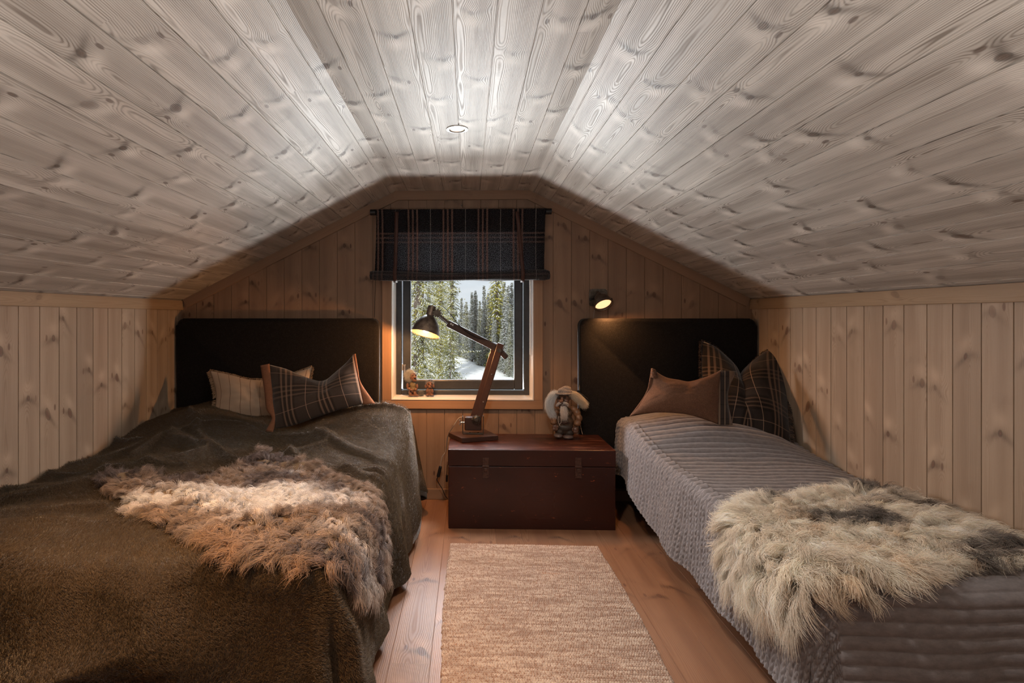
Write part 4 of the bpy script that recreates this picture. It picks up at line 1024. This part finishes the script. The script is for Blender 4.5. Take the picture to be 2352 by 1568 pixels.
# ------------------------------------------------------------------ troll figurines
def lump(name, mat, parent, balls, vox=.004, smooth=3):
    """one continuous surface grown over a set of ellipsoids"""
    mb = MB()
    for b in balls: mb.ball(b[0], b[1], b[2] if len(b) > 2 else None, 3)
    o = mb.build(name, mat, parent, True); r = o.modifiers.new('r', 'REMESH'); r.mode = 'VOXEL'; r.voxel_size = vox; r.use_smooth_shade = True
    s_ = o.modifiers.new('s', 'SMOOTH'); s_.iterations = smooth; s_.factor = .5
    dg = bpy.context.evaluated_depsgraph_get(); me = bpy.data.meshes.new_from_object(o.evaluated_get(dg)); o.modifiers.clear(); o.data = me
    return o
def fluff(name, parent, c, r, N, L, cols, down=.4, seed=1, rad=.0005, out=1.0, wav=.006, bias=(0, 0, 0)):
    R = np.random.RandomState(seed); d = R.normal(0, 1, (N, 3)); d += np.array(bias)*1.4; d /= np.linalg.norm(d, axis=1, keepdims=True)
    p = np.array(c)[None]+d*np.array(r)[None]*R.uniform(.35, 1, (N, 1)); k = np.linspace(0, 1, 7)[None, :, None]; l = R.uniform(.5, 1.2, (N, 1, 1))*L
    g_ = np.array([0, 0, -1.0]); pts = p[:, None]+d[:, None]*l*k*out+g_*l*down*k**1.5+np.array(bias)*l*k*.5
    cl = R.randint(0, 40, N); ph = R.uniform(0, 6, 40)[cl][:, None, None]; sd = np.cross(d, g_)[:, None]+np.array([.3, .3, .2])
    pts = pts+sd*wav*(np.sin(k*6+ph)-np.sin(ph))*k+np.cumsum(R.normal(0, wav*.12, pts.shape), 1)*k
    c_ = np.array(cols)[R.randint(0, len(cols), N)]*R.uniform(.75, 1.15, (N, 1))
    h = hairs(name, pts, rad, c_, M['hair'], parent); h['kind'] = 'stuff'; return h
M['tskin'] = plain('painted_troll_skin', (.115, .055, .035), .35, noise=.35, nscale=70, bump=.3)
M['tcloth'] = plain('painted_brown_jacket', (.085, .050, .030), .5, noise=.5, nscale=60, bump=.5)
M['tleath'] = plain('painted_tan_sleeve', (.20, .095, .045), .42, noise=.4, nscale=60, bump=.4)
M['tshoe'] = plain('painted_shoe', (.12, .085, .075), .28, noise=.2)
M['tcap'] = plain('grey_cloth_cap', (.22, .185, .17), .8, noise=.35, nscale=120, bump=.5)
M['teye'] = plain('glossy_eye', (.01, .008, .006), .08)
feet = P(1295, 1005, z=ZC); TY = feet.y; pm = TY/FPX
def T(x, y, dy=0.0): return tuple(P(x, y, Y=TY+dy))
tr = empty('troll_figurine', tuple(feet), 'bearded troll figurine with a grey cap and wild white hair, on the red chest', 'figurine')
def rr(a, b, c): return (a*pm, b*pm, c*pm)
lump('body', M['tcloth'], tr, [(T(1296, 968), rr(21, 17, 18)), (T(1296, 982), rr(20, 16, 14)), (T(1287, 991), rr(10, 11, 10)), (T(1307, 992), rr(11, 11, 10)), (T(1298, 948), rr(17, 13, 14)), (T(1293, 925), rr(13, 12, 14))])
lump('sleeve', M['tleath'], tr, [(T(1272, 953, -.005), rr(8, 8, 9)), (T(1271, 963, -.015), rr(8.5, 9, 8)), (T(1272, 970, -.02), rr(8, 8, 6)), (T(1278, 945, 0), rr(8, 8, 8))])
lump('sleeve', M['tleath'], tr, [(T(1325, 948, -.005), rr(9, 9, 10)), (T(1329, 960, -.012), rr(9, 9, 9)), (T(1326, 972, -.018), rr(9, 8, 7)), (T(1318, 940, 0), rr(9, 9, 9))])
for hx, hy, s_ in ((1275, 980, 1), (1322, 986, -1)):
    bl_ = [(T(hx, hy, -.022), rr(7.5, 7, 7.5))]
    for k in range(4): bl_.append((T(hx-4+k*2.7, hy+5.5, -.034), rr(1.9, 2.6, 4.2)))
    bl_.append((T(hx+s_*6.5, hy+.5, -.036), rr(2.2, 2.4, 4.5))); lump('hand', M['tskin'], tr, bl_, .002, 2)
lump('head', M['tskin'], tr, [(T(1293, 916, -.01), rr(15, 13, 13)), (T(1293, 928, -.015), rr(11, 10, 8)), (T(1284, 921, -.035), rr(5, 5, 4.5)), (T(1301, 921, -.035), rr(5.5, 5, 4.5)), (T(1291, 916, -.045), rr(3.6, 5, 6)), (T(1289.5, 921, -.055), rr(5, 5, 4.4)), (T(1293, 933, -.035), rr(6, 5, 3)), (T(1276, 906, -.0), rr(4.5, 3, 5)), (T(1310, 912, -.0), rr(4, 3, 6))], .0028, 2)
mb = MB()
for ex in (1283.5, 1297.5): mb = MB(); mb.ball(T(ex, 913, -.040), rr(2.8, 2.5, 2.6), None, 2); mb.build('eye', M['teye'], tr, True)
mb = MB(); mb.tube([T(1284, 927, -.052), T(1287, 930.5, -.055), T(1292, 932, -.056), T(1298, 930, -.054), T(1302, 926, -.048)], .0022, 6); mb.build('mouth', plain('dark_mouth', (.05, .015, .01), .5), tr, True)
lump('cap', M['tcap'], tr, [(T(1297, 899, 0), rr(17, 16, 10)), (T(1301, 892, 0), rr(11, 12, 6)), (T(1294, 904, -.025), rr(19, 12, 3.2))], .003, 2)
mb = MB(); mb.tube([T(1280+k*3.2, 903.5-1.6*math.sin(k*.3)+k*.22, -.037-.008*math.sin(k*PI/10)) for k in range(11)], .0016, 6); mb.build('cap_band', M['black'], tr, True)
lump('shoe', M['tshoe'], tr, [(T(1282, 1000, -.025), rr(10, 13, 5.5)), (T(1283, 997, -.005), rr(7, 9, 6))], .003); lump('shoe', M['tshoe'], tr, [(T(1305, 1003, -.025), rr(12, 13, 5.5)), (T(1306, 999, -.005), rr(8, 9, 6))], .003)
def locks(name, parent, guide, spread, N, cols, seed, rad=.00042, grow=1.0, wav=.004, root=.3):
    R = np.random.RandomState(seed); gq = np.array([tuple(v) for v in bez(guide, 5)]); K = len(gq); k = np.linspace(0, 1, K)[None, :, None]
    o = R.normal(0, 1, (N, 1, 3))*np.array([1, .8, 1])*spread; w = (root+(1-root)*np.sin(np.clip(k*1.15, 0, 1)*PI*.55)**.8*grow)
    ln = R.uniform(.45, 1.08, (N, 1, 1)); kk = np.clip(k*ln, 0, 1)[..., 0]*(K-1); i0 = np.clip(kk.astype(int), 0, K-2); fr = (kk-i0)[..., None]
    c = gq[i0]*(1-fr)+gq[i0+1]*fr; cl = R.randint(0, 70, N); ph = R.uniform(0, 6, (70, 3)); fq = R.uniform(5, 11, 70)
    wv = wav*np.sin(fq[cl][:, None, None]*k*2+ph[cl][:, None, :])*k; off = R.normal(0, 1, (70, 3))*spread*.55
    pts = c+(o*.75+off[cl][:, None, :])*w+wv+np.cumsum(R.normal(0, .0005, (N, K, 3)), 1)
    col = np.array(cols)[R.randint(0, len(cols), N)]*R.uniform(.7, 1.15, (N, 1)); h = hairs(name, pts, rad, col, M['hair'], parent); h['kind'] = 'stuff'; return h
TH = lambda *q: [T(*p) for p in q]
locks('hair', tr, TH((1284, 903, -.01), (1271, 908, -.012), (1263, 922, -.014), (1262, 940, -.016), (1272, 958, -.02)), .0095, 4600, [(.84, .84, .84), (.66, .68, .70), (.92, .91, .88)], 3)
locks('hair', tr, TH((1304, 903, -.005), (1318, 907, -.008), (1329, 915, -.008), (1338, 924, -.008), (1343, 931, -.008)), .0085, 4000, [(.86, .74, .56), (.74, .62, .46), (.90, .82, .68)], 4, grow=1.2)
locks('beard', tr, TH((1293, 931, -.042), (1294, 940, -.05), (1295, 949, -.052), (1297, 960, -.046)), .0085, 3000, [(.82, .78, .76), (.62, .57, .55), (.88, .85, .82)], 5)
locks('moustache', tr, TH((1290, 924, -.056), (1283, 927, -.054), (1279, 932, -.048)), .003, 500, [(.8, .76, .74), (.6, .56, .54)], 6, wav=.001)
locks('moustache', tr, TH((1293, 924, -.056), (1301, 927, -.054), (1305, 932, -.046)), .003, 500, [(.8, .76, .74), (.6, .56, .54)], 8, wav=.001)
lump('trousers', plain('painted_dark_trousers', (.045, .032, .024), .5, noise=.4, nscale=60, bump=.4), tr, [(T(1296, 980, -.006), rr(20, 16, 12)), (T(1286, 990, -.008), rr(11, 12, 10)), (T(1307, 992, -.008), rr(12, 12, 10))])
mb = MB(); mb.tube([T(1276+k*4.1, 969+2*math.sin(k*.31), -.008-.046*math.sin(k*PI/10)) for k in range(11)], .0035, 8); mb.box(T(1296, 971, -.056), (.014, .005, .012), None, .002); mb.build('belt', M['leather'], tr, True)
for s_ in ((1278, 1000), (1290, 985)): pass
mb = MB(); mb.tube(bez([T(1283, 955, -.05), T(1282, 966, -.055), T(1286, 978, -.052)], 5), .002, 6); mb.tube(bez([T(1287, 956, -.05), T(1290, 966, -.055), T(1286, 974, -.052)], 5), .002, 6); mb.build('neck_cord', M['cable'], tr, True)

TY = 3.675; pm = TY/FPX
zsill = OZ0+.0045
ta = empty('troll_figurine', (P(947, 900, Y=TY).x, TY, zsill), 'small crouching troll figurine with wild grey hair in the corner of the window sill', 'figurine')
zo = P(947, 911, Y=TY).z-zsill
def T(x, y, dy=0.0): v = P(x, y, Y=TY+dy); return (v.x, v.y, v.z-zo)
lump('body', M['tskin'], ta, [(T(947, 888), rr(7, 6, 9)), (T(947, 898), rr(8, 7, 6)), (T(936, 886, -.01), rr(3.2, 3.5, 6)), (T(939, 893, -.02), rr(5, 3, 3)), (T(945, 896, -.03), rr(5, 3, 2.4)), (T(958, 888, -.01), rr(3, 3.5, 6)), (T(955, 895, -.025), rr(4, 3, 3)), (T(942, 902, -.012), rr(4, 5, 6)), (T(953, 903, -.012), rr(4, 5, 6)), (T(944, 908.5, -.02), rr(6, 8, 2.4)), (T(956, 908.5, -.02), rr(6, 8, 2.4))], .0025, 2)
lump('tunic', plain('olive_tunic', (.10, .075, .035), .6, noise=.4, nscale=90, bump=.4), ta, [(T(948, 886, -.004), rr(8, 7, 8.5)), (T(949, 894, -.008), rr(9, 8, 5))], .0025, 2)
lump('head', M['tskin'], ta, [(T(949, 866, -.006), rr(8.5, 8, 9)), (T(952, 873, -.014), rr(5.5, 6, 5)), (T(954, 867, -.034), rr(3, 4, 2.6)), (T(944.5, 869, -.02), rr(3, 2, 4))], .002, 2)
for p_ in (T(948.5, 863.5, -.028), T(955, 863, -.026)): mb = MB(); mb.ball(p_, rr(1.5, 1.3, 1.5), None, 2); mb.build('eye', M['teye'], ta, True)
fluff('hair', ta, T(944, 862, .008), rr(9, 8, 9), 3800, .040, [(.50, .50, .46), (.30, .29, .25), (.62, .62, .58)], .35, 6, .0003, .62, .009, (-.25, .2, .25))
fluff('tail', ta, T(966, 902, 0), rr(5, 4, 4), 1300, .018, [(.12, .12, .12), (.22, .22, .21)], .4, 7, .0005, .5, .003, (.2, 0, -.1))
tb_ = empty('troll_figurine', (P(987, 900, Y=TY).x, TY, zsill), 'smallest troll figurine with big ears, standing beside the crouching one on the sill', 'figurine')
lump('body', M['tskin'], tb_, [(T(987, 899), rr(8.5, 7, 6.5)), (T(987, 893), rr(6.5, 5, 6)), (T(981, 899, -.012), rr(3.2, 4, 5)), (T(993, 899, -.012), rr(3.2, 4, 5)), (T(982, 907.5, -.014), rr(5, 7, 3)), (T(992, 907.5, -.014), rr(5, 7, 3))], .0022, 2)
lump('head', M['tskin'], tb_, [(T(987, 884, -.006), rr(8, 7, 7)), (T(988, 889, -.016), rr(5, 5, 3.6)), (T(990, 885, -.028), rr(2.4, 3, 2)), (T(978, 888, -.004), rr(3, 1.8, 4.5)), (T(996, 887, -.004), rr(2.6, 1.8, 4.4))], .002, 2)
for p_ in (T(985, 882.5, -.027), T(992, 882, -.026)): mb = MB(); mb.ball(p_, rr(1.5, 1.3, 1.5), None, 2); mb.build('eye', M['teye'], tb_, True)
lump('vest', plain('checked_vest', (.09, .05, .035), .6, noise=.5, nscale=140), tb_, [(T(987, 897, -.003), rr(7.6, 7, 4.5))], .002, 2)
fluff('hair', tb_, T(987, 879, .006), rr(8, 6, 5), 1900, .020, [(.25, .25, .26), (.42, .42, .42), (.12, .12, .12)], .35, 9, .0003, .55, .007, (0, .15, .2))

# ------------------------------------------------------------------ outside: snow and spruces
g = G('snow'); ox, oy, oz = g.obj(); f = g.noise(g.vec(ox*1.4, oy*.5, 0.0), 1, 5, .6); f2 = g.noise(g.vec(ox*3.0, oy*1.1, 0.0), 1, 4, .7)
M['snow'] = g.done(g.bsdf(g.mix(g.smooth(f2, .68, .74), (.92, .93, .95), (.22, .18, .13)), .8, .2, 0, g.bump(f, .5, .2)))
M['tsnow'] = plain('snow_on_branches', (.86, .88, .92), .7)
def groundz(x, y):
    return -2.75+.10*fbm(x*.22, y*.22, 301, 4)*6+.9*sst(y, 36, 52)*.35+.75*gs((x+1.6)/3.0)*gs((y-43)/5.0)-.5*sst(x, -1, 6)*sst(y, 38, 46)
nx, ny = 160, 220
Xg, Yg_ = np.meshgrid(np.linspace(-40, 40, nx), 4.6+np.linspace(0, 1, ny)**1.8*110, indexing='ij')
me = mesh('snowy_ground', np.stack([Xg, Yg_, groundz(Xg, Yg_)], -1).reshape(-1, 3), grid_faces(nx, ny)[:, ::-1])
tag(link('snowy_ground', me, M['snow']), kind='structure')
def spruce(h, rad, whorls, nb, ntw, seed, tw, snow, green, name='foliage', z0=.06, lean=0):
    R = np.random.RandomState(seed); A, B, W = [], [], []; As, Bs, Ws = [], [], []
    for w in range(whorls):
        z = z0+(1-z0)*(w+R.rand()*.8)/whorls; r0 = rad*(1-z)**.75*R.uniform(.7, 1.15)+.02*h*.1; n = max(3, int(nb*(1-z*.6)))
        for b in range(n):
            a = R.uniform(0, 2*PI); L = r0*R.uniform(.65, 1.15); dr = R.uniform(.25, .75)*L
            for k in range(ntw):
                u = (k+R.rand())/ntw; c = np.array([math.cos(a)*L*u, math.sin(a)*L*u, z*h-dr*u**1.2+.18*L*u**3])
                sa = a+R.choice([-1, 1])*R.uniform(.4, 1.3); tl = tw*R.uniform(.6, 1.3)*(1.2-u*.5)
                d = np.array([math.cos(sa), math.sin(sa), -R.uniform(.1, .9)])*tl
                A.append(c); B.append(c+d); W.append(tl*.17)
                if R.rand() < snow*(.5+.8*math.sin(b*1.7+w)**2): As.append(c+[0, 0, tl*.12]); Bs.append(c+d*.85+[0, 0, tl*.14]); Ws.append(tl*.15)
    def spind(A, B, W):
        A, B, W = np.array(A), np.array(B), np.array(W)[:, None]; m = (A*.55+B*.45); d = B-A
        s1 = np.cross(d, [0, 0, 1.0]); s1 /= np.linalg.norm(s1, axis=1, keepdims=True)+1e-9; s2 = np.cross(s1, d); s2 /= np.linalg.norm(s2, axis=1, keepdims=True)+1e-9
        V = np.stack([A, m+s1*W, m-s1*W, m+s2*W*.8, B], 1).reshape(-1, 3); i = np.arange(len(A))[:, None]*5
        F = np.concatenate([i+np.array(q) for q in ((0, 1, 3), (0, 3, 2), (0, 2, 1), (4, 3, 1), (4, 2, 3), (4, 1, 2))]); return mesh(name, V, F)
    mf = spind(A, B, W); mf.materials.append(green); ms = spind(As, Bs, Ws); ms.materials.append(M['tsnow'])
    mb = MB(); mb.lathe([(h*.016, 0), (h*.012, h*.4), (h*.004, h*.9), (0.001, h)], (0, 0, 0), (0, 0, 1), 8)
    tm = bpy.data.meshes.new('trunk'); mb.bm.to_mesh(tm); mb.bm.free(); tm.materials.append(M['bark'])
    return tm, mf, ms
M['bark'] = plain('grey_bark', (.13, .10, .085), .9, noise=.4)
def leafm(name, a, b):
    g = G(name); ox, oy, oz = g.obj(); f = g.noise(g.vec(ox*2.5, oy*2.5, oz*2.5), 1, 3, .7); return g.done(g.bsdf(g.mix(g.smooth(f, .35, .65), a, b), .7, .2))
gy, gg, gd = leafm('yellow_green_needles', (.16, .17, .03), (.50, .44, .08)), leafm('green_needles', (.10, .11, .05), (.30, .29, .12)), leafm('grey_green_needles', (.07, .085, .05), (.20, .21, .13))
def tree(data, loc, rz, sc, label, group=None):
    t = empty('spruce_tree', loc, label, 'tree', group); t.rotation_euler.z = rz; t.scale = (sc, sc, sc)
    for nm, me in zip(('trunk', 'foliage', 'snow'), data):
        o = bpy.data.objects.new(nm, me); COL.objects.link(o); o.parent = t
        if nm != 'trunk': o['kind'] = 'stuff'
    return t
def at(px, d): x = P(px, 727, Y=d).x; return (x, d, float(groundz(np.array(x), np.array(float(d))))-.1)
near = spruce(13, 2.0, 150, 14, 36, 1, .080, .55, gy)
tree(near, at(962, 17), .4, 1.0, 'big yellow-green spruce at the left of the window view, nearest to the glass')
tree(spruce(1.75, .55, 30, 9, 9, 2, .08, .25, gg), (at(1034, 15)[0], 15, P(1034, 905, Y=15).z), 0, 1, 'small young spruce sapling beside the snowy clearing')
mid = spruce(12, 1.4, 120, 13, 16, 3, .13, .45, gy)
tree(mid, at(1012, 33), 1.2, .93, 'tall yellowish spruce right behind the big near one')
tree(spruce(11.5, .9, 60, 7, 5, 4, .28, .25, gg, z0=.2), at(1038, 37), 0, .98, 'thin sparse spruce with a tall bare tip left of the sky gap')
tree(spruce(9.5, 1.5, 60, 10, 7, 5, .28, .35, gy), at(1141, 41), 0, 1.0, 'yellow-green spruce standing before the forest on the right')
far = [spruce(10, 1.15, 90, 11, 9, 11, .20, .70, gd), spruce(10, 1.35, 90, 11, 9, 12, .20, .55, gg), spruce(10, .95, 90, 10, 9, 13, .20, .8, gd)]
tips = [(1060, 683), (1071, 692), (1084, 670), (1094, 676), (1102, 690), (1112, 655), (1121, 672), (1128, 664), (1137, 652), (1150, 668), (1158, 646), (1167, 655), (1175, 648), (1184, 652), (1046, 720), (1054, 735), (1066, 716), (1078, 712), (1090, 714), (1106, 708), (1118, 705), (1131, 703), (1145, 700), (1153, 706), (1163, 704), (1172, 698), (1180, 705), (1025, 700), (1000, 690), (985, 660), (940, 660), (1191, 690)]
rt = random.Random(9)
lowd = [51-10*(i/13) for i in range(14)]
for i, (tx, ty) in enumerate(tips):
    d = (50-8*(tx-1040)/140)+rt.uniform(2, 12) if i < 14 else (47-8*(tx-1040)/140)+rt.uniform(0, 4)
    x, y, z = at(tx, d); ht = P(tx, ty, Y=d).z-z
    tree(far[i % 3], (x, y, z), rt.uniform(0, 6), ht/10, 'snow-laden spruce in the dense forest edge across the clearing', 'snowy spruces of the forest edge')
for i in range(18):
    tx = 1050+i*8.2+rt.uniform(-3, 3); d = 45-8*(tx-1040)/140+rt.uniform(-1, 1); x, y, z = at(tx, d)
    tree(far[(i+1) % 3], (x, y, z), rt.uniform(0, 6), rt.uniform(.25, .55), 'small snowy spruce at the foot of the forest edge', 'low spruces along the clearing')
for i, tx in enumerate([560, 610, 655, 700, 745, 785, 825, 860, 893, 1215, 1250, 1290, 1335, 1380, 1430, 1485]):
    x, y, z = at(tx, rt.uniform(44, 52)); tree(far[i % 3], (x, y, z), rt.uniform(0, 6), rt.uniform(.85, 1.15), 'snow-laden spruce in the dense forest edge across the clearing', 'snowy spruces of the forest edge')
